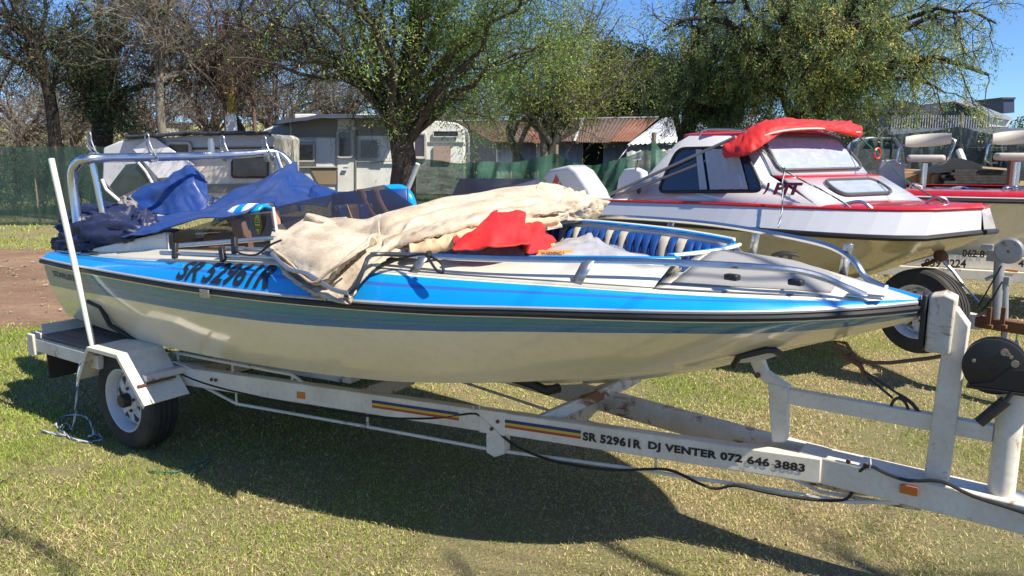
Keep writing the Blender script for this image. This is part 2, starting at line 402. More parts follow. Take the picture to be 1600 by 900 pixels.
# raised coaming wedge at the stern quarter (both sides)
for s in (1, -1):
    mb = MB(); P = [(-.62, .735, 1.075), (.14, .66, 1.225), (.16, .665, 1.10), (-.2, .72, 1.082)]
    P = [Vector((a, -s * b, c)) for a, b, c in P]; mb.prism(P, (0, s * .05, 0)); mb.build('quarter_coaming', GEL, boat, bevel=.008)
# grooves on the cream side deck
mb = MB()
for s in (1,):
    mb.tube([Vector((u, -s * (sv(u) - .02), sz(u) + .012)) for u in [1.5 + 2.0 * i / 30 for i in range(31)]], .0035, 5)
mb.build('deck_seam', M('seam_grey', (.12, .12, .12), .6), boat)
# grey nonskid panels on the foredeck
def deck_pt(u, q, up=.004):
    zc = coz(u); c_ = 1 - abs(q) ** 1.15
    return Vector((u, -q * sv(u), sz(u) + (zc - sz(u)) * min(1, c_ * 1.05) + up))
for a, b in ((-.30, .86),):
    mb = MB(); rows = []
    for i in range(13):
        t = i / 12; lo = 3.0 + .02; hi = 3.52
        u = lo + (hi - lo) * t; q1 = b * (1 - .10 * t); q0 = a + .75 * t ** 1.5 * .6
        rows.append([deck_pt(u, q0 + (q1 - q0) * j / 6, .006) for j in range(7)])
    mb.grid(rows); mb.build('nonskid_panel', GREYNS, boat, solid=.004)
# inner coaming trim: blue line and white lip round the bow pit
def pit(s, off, z): return [Vector((u, -s * (covs(u, s) - off), coz(u, s) + z)) for u in [1.1 + (UC1 - 1.1) * i / 24 for i in range(25)]]
nearc = pit(1, .012, .008); farc = pit(-1, .012, .008)
front = [Vector((2.95 + .05 * math.cos(math.pi * q / 2) + .06 * q, q * cov(2.98) * .92, coz(3.0) + .004)) for q in (-.8, -.5, -.2, .1, .4, .7, .9)]
mb = MB(); mb.tube(nearc + front + farc[::-1], .008, 6, sm=0); mb.build('coaming_trim', BLUE, boat)
mb = MB(); mb.tube([p + Vector((0, (-.03 if p.y < 0 else .03), -.006)) for p in nearc] , .010, 6)
mb.tube([p + Vector((0, .035, -.002)) for p in farc], .012, 6)
mb.tube([p + Vector((.022, 0, .0)) for p in front], .008, 6); mb.build('coaming_lip', M('cream_trim', (.78, .74, .62), .3), boat)
# interior liner
mb = MB()
for s in (1, -1):
    rows = [[Vector((u, -s * (covs(u, s) - .028), coz(u, s) - .07)), Vector((u, -s * (cov(u) - .10), max(.80, kz(u) + .18))), Vector((u, -s * .02, max(.72, kz(u) + .10)))] for u in [UC0 + (UC1 + .04 - UC0) * i / 20 for i in range(21)]]
    mb.grid(rows, 0)
mb.add([(3.01, -.33, 1.23), (3.01, .33, 1.23), (3.01, .22, .96), (3.01, -.22, .96)], [(0, 1, 2, 3)])
mb.add([(-.45, -.62, 1.1), (-.45, .62, 1.1), (-.45, .5, .72), (-.45, -.5, .72)], [(0, 1, 2, 3)])
mb.build('cockpit_liner', M('blue_carpet', (.01, .045, .16), .9, bmp=.4, bscale=150), boat, solid=.004)
# tufted bow backrest pads on the far side, and near side
def pad_row(s, bounds):
    for (ua, ub, c) in bounds:
        mb = MB(); rows = []; gap = min(.002, (ub - ua) * .1)
        for j in range(6):
            t = j / 5; u = ua + gap + (ub - ua - 2 * gap) * t; puff = .4 * min(.045, ub - ua) * math.sin(math.pi * (.1 + .8 * t))
            v = covs(u, s) - .035; zt = coz(u, s) - .022; row = []
            for kk, (dv, zz, pf) in enumerate([(.0, 0, 0), (.02, .002, .5), (.045, -.02, 1), (.075, -.10, 1), (.115, -.22, 1), (.14, -.30, .6)]):
                row.append(Vector((u, -s * (v - dv - puff * pf), zt + zz)))
            rows.append(row)
        mb.grid(rows); o = mb.build('backrest_pad', SEATW if c == 'W' else SEATB, boat, smooth=70)
pxb = [838, 852, 866, 880, 892, 903, 914, 925, 936, 947, 958, 969, 981, 992, 1005, 1017, 1028, 1040, 1052, 1066, 1077, 1091, 1103, 1114, 1127, 1142, 1158]
pc = 'BBBBWBWBBBBWBWBBBBWBWBBBBB'
ub_ = [FM.v(x_, np.interp(x_, [850, 1000, 1100, 1160], [342, 360, 377, 386]), -.60 + .22 * max(0, (x_ - 1000) / 160)).x for x_ in pxb]
pad_row(-1, [(ub_[i], ub_[i + 1], pc[i]) for i in range(len(pc)) if ub_[i + 1] < 3.02])
pad_row(1, [(1.7 + .062 * i, 1.762 + .062 * i, 'W' if i % 7 in (2, 4) else 'B') for i in range(20)])
# bow seat base
mb = MB(); rows = []
for u in [1.4 + 1.55 * i / 8 for i in range(9)]:
    rows.append([Vector((u, q * (cov(u) - .12), .90)) for q in (-1, -.5, 0, .5, 1)])
mb.grid(rows); mb.build('bow_cushion', SEATB, boat, solid=.06)
# hand rails
def rail(s, pts, name='bow_rail'):
    mb = MB(); mb.tube(pts, .0125, 8, sm=5); return mb.build(name, CHROME, boat)
rn_ = [(1.50, .74, 1.195), (1.62, .72, 1.215), (1.95, .70, 1.235), (2.36, .655, 1.245), (2.94, .50, 1.262), (3.33, .365, 1.256), (3.47, .285, 1.235), (3.57, .225, 1.19), (3.63, .185, 1.16)]
rail(1, [Vector((a, -b, c)) for a, b, c in rn_])
rf_ = [(1.75, .80, 1.19), (1.85, .79, 1.27), (2.1, .79, 1.30), (2.45, .70, 1.31), (2.80, .58, 1.31), (3.15, .38, 1.30), (3.40, .24, 1.28), (3.52, .15, 1.24), (3.58, .11, 1.18), (3.66, .06, 1.155)]
rail(-1, [Vector((a, b, c)) for a, b, c in rf_])
for s, pts in ((1, [(2.05, .70), (2.74, .57)]), (-1, [(2.55, .66), (3.05, .45), (3.5, .16)])):
    for ua, vr in pts:
        z1 = 1.232 if s > 0 else 1.30
        if s > 0: z1 = 1.24 + (.02 if ua > 2.5 else 0)
        mb = MB(); a = Vector((ua, -s * vr, z1)); b = Vector((ua - .035, -s * (sv(ua) - .005), sz(ua) + .004))
        e = Vector((.018 if s < 0 else .024, 0, 0)); mb.add([a - e, a + e, b + e, b - e], [(0, 1, 2, 3)])
        c_ = b + Vector((0, -s * -.04, .0)) ; mb.build('rail_bracket', ALU, boat, solid=.003)
mb = MB(); a = Vector((3.63, -.185, 1.158)); mb.box(a, (.12, .05, .01)); mb.build('rail_foot', CHROME, boat, bevel=.004)
# cleats
def cleat(p, rz=0.0, name='cleat'):
    mb = MB(); mt = Matrix.Rotation(rz, 3, 'Z')
    for q in ((-.018), (.018)): mb.cyl(Vector(p) + mt @ Vector((q, 0, 0)), Vector(p) + mt @ Vector((q, 0, .02)), .008, 8)
    mb.tube([Vector(p) + mt @ Vector((q, 0, h)) for q, h in ((-.055, .018), (-.02, .026), (.02, .026), (.055, .018))], [.005, .010, .010, .005], 8, sm=3)
    return mb.build(name, BLACKR, boat)
def onrim(px, py, z): return FM.z(px, py, z)
cleat(deck_pt(3.27, -.30, .004), .35, 'deck_cleat'); 
for px, py, z in ((1144, 433, 1.22), (1244, 441, 1.205)):
    p = FM.z(px, py, z); mb = MB(); mb.box(p, (.052, .034, .022), -.25); mb.build('deck_vent', BLACKR, boat, bevel=.006)
cleat(FM.z(652, 404, 1.2), .1, 'side_cleat')
# lettering on the blue deck side
def side_map(u0, u1, t0, t1, lift=.003, sh=0.0):
    def f(a, b):
        u = u0 + (u1 - u0) * a + sh * b; t = t0 + (t1 - t0) * b
        p = deckside(u, t, 1); n = (deckside(u, 1, 1) - deckside(u, 0, 1)).cross(Vector((1, 0, 0))).normalized()
        if n.y > 0: n = -n
        return p + n * lift
    return f
put_text('SR 52961R', 'registration_lettering', TEXTB, boat, side_map(.565, 1.27, .10, 1.0, .004), bold=.03, shear=.25, dense=True)
def hull_map(u0, u1, t0, t1):
    return lambda a, b: hull_pt(u0 + (u1 - u0) * a, t0 + (t1 - t0) * b, 1) + Vector((0, -.003, 0))
put_text('STARLITE', 'faded_lettering', M('faded_lettering', (.05, .09, .11), .5), boat, hull_map(-.84, -.52, .2, .1), bold=.03)
# windscreen: smoked perspex, near wing, near front pane, far pane
def pane(P, name='windscreen_pane', th=.005, mat=None):
    mb = MB(); mb.add([Vector(p) for p in P], [tuple(range(len(P)))]); return mb.build(name, mat or DARKG, boat, smooth=None, solid=th)
wa, wb = FM.v(263, 366, .665), FM.v(427, 324, .645); wc, wd = FM.v(438, 404, .68), FM.v(265, 402, .675)
wm = FM.v(350, 340, .665)
pane([wa, wm, wb, wc, wd], mat=glass('thin_smoked_perspex', (.03, .028, .03), .22, .08))
fb = FM.v(600, 289, -.12); fc = FM.v(655, 327, -.12); fm_ = FM.v(515, 305, .28); 
pane([wb, fm_, fb, fc, fc + Vector((0, 0, -.12)), Vector((1.22, -.60, 1.13))])
DARKG2 = glass('dusty_perspex', (.10, .10, .13), .72, .15)
pane([FM.v(718, 279, -.42), FM.v(842, 279, -.74), FM.v(860, 310, -.74), FM.v(740, 330, -.42), FM.v(700, 320, -.42)], mat=DARKG2)
mb = MB(); mb.tube([wb, wc], .007, 6); mb.build('windscreen_frame', WHITEG, boat); mb = MB(); mb.tube([wa, wd], .006, 6); mb.build('windscreen_frame', WHITEG, boat)
for pl_, v_, c_ in (([(262, 366), (292, 362), (304, 396), (268, 400)], .56, TAN), ([(358, 344), (376, 340), (388, 396), (372, 398)], .50, TAN), ([(388, 334), (424, 330), (436, 400), (398, 402)], .54, TAN), ([(306, 396), (306, 384), (372, 386), (372, 398)], .60, TAN)):
    mb = MB(); mb.prism([FM.v(x_, y_, v_) for x_, y_ in pl_], (0, .05, 0)); mb.build('tan_side_panel', M('tan_panel', (.50, .26, .16), .5, dirt=.2), boat, bevel=.008)
for x0 in (558, 580):
    mb = MB(); rows = []
    for i in range(9):
        t = i / 8; x_ = x0 + 24 * t ** 1.6; y_ = 296 + 48 * t; rows.append([FM.v(x_ + 11 * j, y_ - 2 * j, -.24) for j in (0, 1)])
    mb.grid(rows); mb.build('tan_seat_band', M('tan_panel'), boat, solid=.01)
mb = MB(); mb.grid([[FM.v(x_, y_ + (640 - x_) * .06, -.27) for y_ in (294, 320, 350)] for x_ in (520, 545, 570, 600, 636)]); mb.build('blue_seat_panel', SEATB, boat, solid=.02)
# console under the screen, dash, seats
mb = MB(); mb.box((1.28, -.36, .98), (.42, .52, .34)); mb.box((1.32, .42, .98), (.38, .46, .34)); mb.build('console', GEL, boat, bevel=.03)
def seat(x, y, mat, bm, back=.42, name='seat', h=.92):
    mb = MB(); mb.box((x, y, h), (.44, .42, .14)); o = mb.build(name, mat, boat, bevel=.04, seg=3)
    mb = MB(); n = 5
    for i in range(n):
        yy = y - .21 + .42 * (i + .5) / n
        mb.prism([(x - .25, yy - .04, h + .0), (x - .17, yy - .04, h), (x - .20, yy - .04, h + back), (x - .28, yy - .04, h + back)], (0, .08, 0), mi=i % 2)
    mb.build('seat_back', [mat, bm], o, bevel=.02, seg=3)
seat(.62, -.36, TAN, M('dark_brown_vinyl', (.05, .03, .03), .5), .30); seat(1.02, .20, SEATB, TAN, .44)
mb = MB(); mb.box((.15, -.35, .95), (.30, .55, .3)); mb.build('rear_seat', TAN, boat, bevel=.04)
# blue and white rolled seat tops behind the screens
for px, py, v in ((632, 308, -.35),):
    p = FM.v(px, py, v); mb = MB()
    mb.tube([p + Vector((-.10, -.06, .045)), p + Vector((-.03, 0, .04)), p + Vector((.03, .0, .0)), p + Vector((.06, .0, -.06))], [.025, .035, .035, .03], 12, sm=5)
    mb.build('seat_roll', BLUE, boat)
p0 = FM.v(345, 338, .45); p1 = FM.v(372, 328, .42); p2 = FM.v(415, 322, .40)
mb = MB(); rows = []
for i in range(13):
    t = i / 12; c_ = p0.lerp(p2, t) + Vector((0, 0, .03 * math.sin(math.pi * t)))
    rows.append([c_ + Vector((0, -.06 + .12 * j / 5, -.10 * (1 - math.sin(math.pi * (.18 + .64 * j / 5))) )) for j in range(6)])
mb.grid(rows, mi=lambda i, q: 1 if i % 4 < 2 else 0); mb.build('striped_seat_top', [BLUE, M('white_vinyl_bright', (.75, .75, .72), .4)], boat, smooth=60, solid=.02)
# yellow round sticker on the screen, figure on the seat
p = FM.v(404, 349, .665) + Vector((0, -.006, 0)); q = FM.v(420, 349, .665) - FM.v(404, 349, .665)
mb = MB(); mb.add([p + Vector((math.cos(a) * .030, 0, math.sin(a) * .052)) for a in [2 * math.pi * i / 24 for i in range(24)]], [tuple(range(24))]); st = mb.build('round_sticker', M('yellow_sticker', (.42, .42, .03), .5), boat, smooth=None)
mb = MB()
for rr in (.86, .8):
    pass
mb.tube([p + Vector((math.cos(a) * .026, -.002, math.sin(a) * .046)) for a in [2 * math.pi * i / 24 for i in range(24)]], .0018, 4, closed=True)
for dx, dz, ww in ((0, .012, .03), (0, .022, .016), (0, -.016, .036), (0, -.024, .03), (0, .0, .04)): mb.box(p + Vector((dx, -.002, dz)), (ww, .001, .005))
mb.build('sticker_print', TEXTB, boat, smooth=None)
sq = [FM.v(x_, y_, .28) for x_, y_ in ((528, 322), (547, 320), (556, 344), (534, 340))]
mb = MB()
for i in range(4): mb.beam(sq[i] + Vector((0, -.02, 0)), sq[(i + 1) % 4] + Vector((0, -.02, 0)), .004, .004)
mb.build('licence_holder', M('gold_edge', (.5, .4, .18), .3, .6), boat)
for a_, b_ in (((563, 303), (582, 343)), ((585, 300), (603, 340))):
    pass
# stern tow arch with rod holders
AP = [(-.30, .72, 1.09), (-.52, .70, 1.30), (-.62, .70, 1.50), (-.585, .66, 1.60), (-.53, .55, 1.632), (-.56, .0, 1.64), (-.56, -.56, 1.65), (-.54, -.66, 1.62), (-.50, -.72, 1.5), (-.35, -.72, 1.25), (-.28, -.72, 1.09)]
AP = [FM.v(128, 400, .72), FM.v(119, 330, .70), FM.v(113, 275, .70), FM.v(122, 254, .69), FM.v(142, 248, .66), FM.v(200, 246, .42), FM.v(300, 244, -.05), FM.v(380, 241, -.45), FM.v(425, 238, -.66), FM.v(445, 247, -.72), FM.v(458, 270, -.74), FM.v(470, 330, -.76)]
mb = MB(); mb.tube(AP, .0275, 12, sm=5); mb.build('tow_arch', CHROME, boat)
mb = MB(); mb.tube([FM.v(143, 250, .64), FM.v(160, 330, .62), FM.v(164, 372, .62)], .019, 10, sm=2); mb.build('arch_strut', CHROME, boat); mb = MB(); mb.tube([FM.v(430, 240, -.66), FM.v(452, 300, -.6)], .019, 10); mb.build('arch_strut', CHROME, boat)
mb = MB(); p = FM.v(331, 244, -.2); mb.cyl(p, p + Vector((0, 0, .10)), .022, 12); mb.cyl(p + Vector((0, 0, .10)), p + Vector((0, 0, .12)), .016, 12); mb.build('light_socket', ALU, boat)
for px, v in ((148, .62), (238, .25), (355, -.34), (420, -.62)):
    p = FM.v(px, 246, v); mb = MB()
    for dy in (-.035, .035): mb.tube([p + Vector((dy, .02, -.01)), p + Vector((dy * .8, .0, .03)), p + Vector((dy * .5 - .03, -.02, .07))], .0035, 6, sm=3)
    mb.tube([p + Vector((-.02, 0, .02)), p + Vector((-.055, 0, .09)), p + Vector((-.062, 0, .13)), p + Vector((-.045, 0, .152)), p + Vector((-.022, 0, .14)), p + Vector((-.018, 0, .10)), p + Vector((.01, 0, .05)), p + Vector((.045, 0, .01))], .0045, 6, sm=4)
    mb.cyl(p + Vector((-.02, -.002, 0)), p + Vector((.02, .002, 0)), .033, 12)
    mb.build('rod_holder', M('dull_wire', (.45, .45, .44), .35, .8, dirt=.5), boat)
# outboard leg at the transom
mb = MB(); mb.box((-1.03, 0, .95), (.12, .26, .34)); mb.tube([(-1.10, 0, .9), (-1.14, 0, .6), (-1.15, 0, .42)], [.10, .07, .04], 12); mb.box((-1.16, 0, .62), (.30, .16, .015)); mb.build('outboard_leg', M('dark_grey_casting', (.05, .05, .055), .4), boat, bevel=.01)

# ---------------------------------------------------------------- trailer
trailer = thing('boat_trailer', 'long white trailer with rust spots and painted phone number under the blue speedboat', 'trailer', (FM.o[0], FM.o[1], 0), -A1)
BV = lambda u: .66 + (.03 - .66) * (u - .1) / (3.5 - .1) if u < 3.45 else .04
BZ = .41
PB = lambda x, y: FM.pl(x, y, .1, .66 + .028, 3.5, .03 + .028)
for s in (1, -1):
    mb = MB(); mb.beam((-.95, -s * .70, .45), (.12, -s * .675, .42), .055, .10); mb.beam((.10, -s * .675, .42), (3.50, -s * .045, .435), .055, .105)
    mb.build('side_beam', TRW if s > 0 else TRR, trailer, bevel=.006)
mb = MB(); mb.beam((3.41, 0, .437), (4.6, 0, .405), .128, .110); mb.build('drawbar', TRW, trailer, bevel=.008)
mb = MB(); mb.cyl((4.55, 0, .43), (4.75, 0, .43), .03, 12); mb.box((4.72, 0, .45), (.14, .08, .07)); mb.build('coupling', RUST, trailer, bevel=.01)
for u_ in (.12,):
    v_ = .675 + (.045 - .675) * (max(u_, .1) - .10) / 3.4; mb = MB()
    mb.tube([Vector((u_, -v_ - .031, .372)), Vector((u_ + .004, -v_ - .032, .42)), Vector((u_ - .003, -v_ - .031, .474)), Vector((u_, -v_ + .02, .479))], .0035, 5); mb.build('weld_bead', RUST, trailer)
for u_, z_ in ((.45, .43), (.48, .43), (3.6, .5), (3.66, .5), (4.2, .44), (2.12, .40), (2.15, .44)):
    v_ = .675 + (.045 - .675) * (u_ - .10) / 3.4 if u_ < 3.4 else .04; mb = MB(); c_ = Vector((u_, -v_ - .030, z_)); mb.cyl(c_, c_ + Vector((0, -.009, 0)), .009, 6); mb.build('bolt', RUST, trailer)
# stripes and lettering on the near beam
def beam_map(u0, u1, z0, z1, lift=.0305):
    def f(a, b):
        u = u0 + (u1 - u0) * a
        v = .675 + (.045 - .675) * (u - .10) / 3.4; zc = .42 + .015 * (u - .1) / 3.4
        return Vector((u - .005, -v - lift, zc + z0 + (z1 - z0) * b))
    return f
UP = lambda x_, y_: PB(x_, y_).x
for u0, u1 in ((UP(587, 646), UP(722, 660)), (UP(757, 664), UP(912, 688))):
    for z0, z1, c in ((.010, .025, M('navy_tape', (.02, .03, .14), .4)), (-.002, .010, M('yellow_tape', (.62, .42, .03), .4)), (-.014, -.002, M('red_tape', (.42, .05, .025), .4))):
        f = beam_map(u0, u1, z0, z1, .0312); mb = MB(); mb.add([f(0, 0), f(1, 0), f(1, 1), f(0, 1)], [(0, 1, 2, 3)]); mb.build('tape_stripe', c, trailer, smooth=None)
put_text('SR 52961R', 'beam_lettering', TEXTB, trailer, beam_map(UP(915, 686), UP(1007, 693), -.020, .022, .0316), bold=.05, spacing=1.08)
put_text('DJ VENTER 072 646 3883', 'beam_lettering', TEXTB, trailer, beam_map(UP(1017, 700), UP(1262, 728), -.022, .023, .0316), bold=.05, spacing=1.08)
# reflectors
f = beam_map(1.025, 1.075, -.025, .012, .034); mb = MB(); mb.prism([f(0, 0), f(1, 0), f(1, 1), f(0, 1)], (0, .008, 0)); mb.build('reflector', ORANGE, trailer, bevel=.003)
p = FM.v(1420, 766, .075); mb = MB(); mb.box(p, (.06, .012, .034)); mb.build('reflector', ORANGE, trailer, bevel=.004)
# joint sleeve with gusset
f = beam_map(2.06, 2.19, -.056, .056, .032); mb = MB(); mb.prism([f(0, 0), f(1, 0), f(1, 1), f(0, 1)], (0, .01, 0)); mb.build('joint_sleeve', TRW, trailer, bevel=.003)
f = beam_map(2.09, 2.18, -.17, -.056, .024); mb = MB(); mb.prism([f(0, .15), f(.45, 0), f(1, .2), f(1, 1), f(0, 1)], (0, .05, 0)); mb.build('gusset', TRW, trailer, bevel=.003)
# truss rods
RV = lambda u: .675 + (.045 - .675) * (u - .10) / 3.4
for s in (1, -1):
    T = [(.30, .375), (.80, .285), (1.45, .275), (2.1, .262), (2.8, .30), (3.35, .335), (3.55, .345), (3.72, .37)]
    T = [(.30, .385), (.58, .30), (1.4, .295), (2.1, .285), (2.7, .305), (3.25, .315), (3.6, .325), (3.78, .37)]
    mb = MB(); mb.tube([Vector((u, -s * RV(min(u, 3.5)), z)) for u, z in T], .0085, 8); 
    for u in (.58, 1.42, 2.86): mb.cyl((u, -s * RV(u), np.interp(u, [a for a, b in T], [b for a, b in T])), (u, -s * RV(u), .37), .0065, 6)
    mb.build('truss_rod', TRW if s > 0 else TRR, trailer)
mb = MB(); mb.tube([(3.35, -.05, .385), (3.5, -.03, .335), (3.85, 0, .345)], .008, 8); mb.build('truss_rod', TRR, trailer)
for s in (1, -1):
    P = [(-.35, .66, .53), (.15, .645, .535), (.55, .575, .52), (.95, .50, .505), (1.02, .49, .47)]
    mb = MB(); mb.tube([Vector((a, -s * b, c)) for a, b, c in P], .009, 8)
    for a, b, c in P[:4]: mb.cyl((a, -s * b, c), (a, -s * b, .46), .008, 6)
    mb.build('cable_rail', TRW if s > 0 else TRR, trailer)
# cross members, bunks and rollers
def cross(u, v, zlow, name='cross_member'):
    mb = MB(); mb.beam((u, -v, .43), (u, -v * .45, zlow), .05, .09); mb.beam((u, -v * .45, zlow), (u, v * .45, zlow), .05, .09); mb.beam((u, v * .45, zlow), (u, v, .43), .05, .09)
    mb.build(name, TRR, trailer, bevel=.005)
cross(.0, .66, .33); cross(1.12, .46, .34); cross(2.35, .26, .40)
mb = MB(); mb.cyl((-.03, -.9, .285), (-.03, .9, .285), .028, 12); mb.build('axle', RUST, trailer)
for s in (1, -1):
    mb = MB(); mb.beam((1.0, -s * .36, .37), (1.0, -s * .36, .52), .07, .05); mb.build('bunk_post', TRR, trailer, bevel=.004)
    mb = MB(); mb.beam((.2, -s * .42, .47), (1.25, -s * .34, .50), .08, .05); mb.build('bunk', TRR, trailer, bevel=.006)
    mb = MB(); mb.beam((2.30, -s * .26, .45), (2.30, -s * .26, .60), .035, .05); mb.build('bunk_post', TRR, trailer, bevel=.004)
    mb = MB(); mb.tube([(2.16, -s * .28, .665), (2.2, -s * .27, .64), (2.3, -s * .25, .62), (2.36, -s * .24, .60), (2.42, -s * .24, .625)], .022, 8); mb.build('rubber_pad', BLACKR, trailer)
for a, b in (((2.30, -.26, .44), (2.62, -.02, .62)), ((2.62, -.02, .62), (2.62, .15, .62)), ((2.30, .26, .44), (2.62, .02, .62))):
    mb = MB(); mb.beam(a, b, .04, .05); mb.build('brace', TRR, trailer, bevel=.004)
# bent rubber stop at the stern
mb = MB(); mb.tube([FM.v(138, 471, .80), FM.v(157, 480, .80), FM.v(172, 508, .78), FM.v(205, 528, .72), FM.v(250, 542, .66)], .014, 8); mb.build('hull_guide_strip', BLACKR, trailer)
# bow support post
mb = MB(); mb.prism([FM.v(x_, y_, .03) for x_, y_ in ((1199, 598), (1231, 605), (1227, 692), (1205, 692))], (0, .06, 0)); mb.build('support_post', TRW, trailer, bevel=.006)
mb = MB(); mb.prism([FM.v(x_, y_, .025) for x_, y_ in ((1168, 558), (1190, 562), (1197, 582), (1232, 606), (1205, 606), (1187, 592), (1178, 580))], (0, .05, 0)); mb.build('knee_plate', TRW, trailer, bevel=.004)
mb = MB(); mb.prism([FM.v(x_, y_, .05) for x_, y_ in ((1145, 568), (1156, 556), (1200, 548), (1214, 556), (1196, 562), (1168, 567))], (0, .10, 0)); mb.build('cradle', TRR, trailer, bevel=.004)
mb = MB(); mb.tube([FM.v(1146, 572, .24), FM.v(1155, 557, .27), FM.v(1197, 547, .26), FM.v(1210, 547, .24), FM.v(1224, 556, .18)], .013, 8); mb.build('cradle_rubber', BLACKR, trailer)
p = FM.v(1184, 586, .03); mb = MB(); mb.cyl(p, p + Vector((0, -.012, 0)), .012, 6); mb.build('bolt', RUST, trailer)
mb = MB(); mb.beam(FM.v(1228, 617, 0), FM.v(1552, 676, 0), .04, .062); mb.build('strut', TRW, trailer, bevel=.004)
# bow stop and stand
mb = MB(); b0, b1 = FM.v(1480, 500, 0), FM.v(1474, 752, 0)
mb.prism([FM.v(1480, 507, .03), FM.v(1490, 487, .03), FM.v(1500, 500, .03), FM.v(1483, 752, .03), FM.v(1460, 752, .03), FM.v(1478, 560, .03)], (0, .055, 0))
mb = MB(); mb.prism([(3.85, -.03, .47), (3.93, -.03, .47), (3.945, -.03, 1.06), (3.90, -.03, 1.12), (3.87, -.03, 1.06)], (0, .07, 0)); mb.build('bow_stand', TRW, trailer, bevel=.006)
mb = MB(); mb.prism([(3.815, -.05, .955), (3.895, -.06, .955), (3.90, -.06, 1.155), (3.86, -.055, 1.17), (3.815, -.05, 1.155)], (0, .11, 0)); mb.build('bow_stop', TRR, trailer, bevel=.008)
mb = MB(); mb.box((3.802, 0, 1.055), (.018, .11, .21)); mb.build('bow_stop_pad', BLACKR, trailer, bevel=.006)
# winch post and winch
mb = MB(); mb.cyl((4.09, 0, .44), (4.09, 0, .86), .043, 20); mb.build('winch_post', TRW, trailer)
WB = M('black_winch', (.014, .013, .012), .45, dirt=.4, dcol=(.05, .035, .025))
wcn = Vector((4.03, 0, .935))
mb = MB()
for dy in (-.06, -.01):
    mb.lathe([(.012, -.003), (.090, -.003), (.096, 0), (.096, .006), (.090, .009), (.012, .009)], wcn + Vector((0, dy, 0)), (0, 1, 0), 40)
mb.cyl(wcn + Vector((0, -.06, 0)), wcn + Vector((0, .05, 0)), .03, 16)
wd_ = mb.build('winch_drum', WB, trailer, smooth=30)
for an, r_ in ((1.15, .012), (.35, .012), (.75, .006), (2.9, .006), (.95, .006)):
    mb = MB(); c_ = wcn + Vector((math.cos(an) * .062, -.0645, math.sin(an) * .062)); mb.cyl(c_, c_ + Vector((0, -.003, 0)), r_, 12); mb.build('drum_hole', M('pale_hole', (.45, .35, .22), .8), wd_)
mb = MB(); mb.prism([(3.955, -.07, .862), (4.22, -.07, .862), (4.24, -.07, .89), (4.32, -.07, .93), (4.32, -.07, .985), (4.22, -.07, .955), (4.07, -.07, .935), (4.03, -.07, .885)], (0, .008, 0))
mb.prism([(3.955, .04, .862), (4.22, .04, .862), (4.24, .04, .97), (4.06, .04, .975), (3.99, .04, .885)], (0, .008, 0)); mb.box((4.09, -.012, .856), (.27, .12, .010)); mb.build('winch_bracket', WB, trailer, bevel=.003)
mb = MB(); mb.cyl((4.075, -.075, .83), (4.005, -.085, .74), .019, 10); mb.cyl((4.09, -.07, .86), (4.075, -.078, .83), .008, 8); mb.build('winch_handle', WB, trailer)
mb = MB(); mb.tube([FM.v(1330, 553, 0), FM.v(1345, 566, 0), FM.v(1390, 567, 0), FM.v(1450, 560, .02), FM.v(1510, 550, .02), FM.v(1530, 535, .0)], .008, 6); mb.build('winch_strap', M('brown_webbing', (.16, .09, .055), .9), trailer)
# bow shackle and tie-down wire
mb = MB(); mb.tube([FM.v(1303, 533, 0), FM.v(1318, 556, 0), FM.v(1332, 552, 0), FM.v(1322, 536, 0)], .007, 6, closed=True); 
mb.tube([FM.v(1318, 556, .01), FM.v(1345, 572, .01), FM.v(1352, 590, .01)], .010, 6); mb.build('bow_hook', RUST, trailer)
mb = MB(); mb.tube([FM.v(1350, 580, .015), FM.v(1406, 617, .015)], .005, 6); mb.tube([FM.v(1349, 584, -.01), FM.v(1395, 622, -.01)], .005, 6)
mb.tube([FM.v(1405, 617, 0), FM.v(1425, 630, 0), FM.v(1440, 648, 0), FM.v(1460, 650, 0)], .008, 6, sm=2); mb.tube([FM.v(1395, 655, 0), FM.v(1393, 632, 0), FM.v(1402, 622, 0), FM.v(1414, 628, 0), FM.v(1420, 642, 0)], .006, 6, sm=2)
mb.build('turnbuckle', M('dark_oily_steel', (.06, .05, .045), .45, .5, dirt=.5), trailer)
# near brake/light cable
cp = [(252, 560), (290, 585), (340, 603), (400, 617), (450, 628), (520, 640), (600, 651), (680, 652), (735, 645), (752, 648), (775, 668), (800, 690), (830, 706), (880, 722), (960, 733), (1030, 731), (1060, 737), (1090, 752), (1120, 762), (1150, 757), (1200, 768), (1260, 778), (1315, 780), (1332, 768), (1338, 742), (1358, 728), (1385, 740), (1420, 751), (1470, 752), (1520, 775), (1600, 801), (1660, 825)]
mb = MB(); mb.tube([PB(x_, y_) + Vector((0, -.012, 0)) if x_ < 1340 else FM.v(x_, y_, .085) for x_, y_ in cp], .0065, 6, sm=3); mb.build('wiring', CABLE, trailer)
mb = MB()
for px, py in ((412, 618), (421, 617), (742, 643), (752, 642), (1360, 727)):
    p = PB(px, py) if px < 1300 else FM.v(px, py, .085); mb.tube([p + Vector((0, -.01, -.01)), p + Vector((.004, -.02, .012)), p + Vector((0, -.012, .03))], .003, 5)
mb.build('cable_tie', M('white_plastic', (.7, .7, .68), .5), trailer)
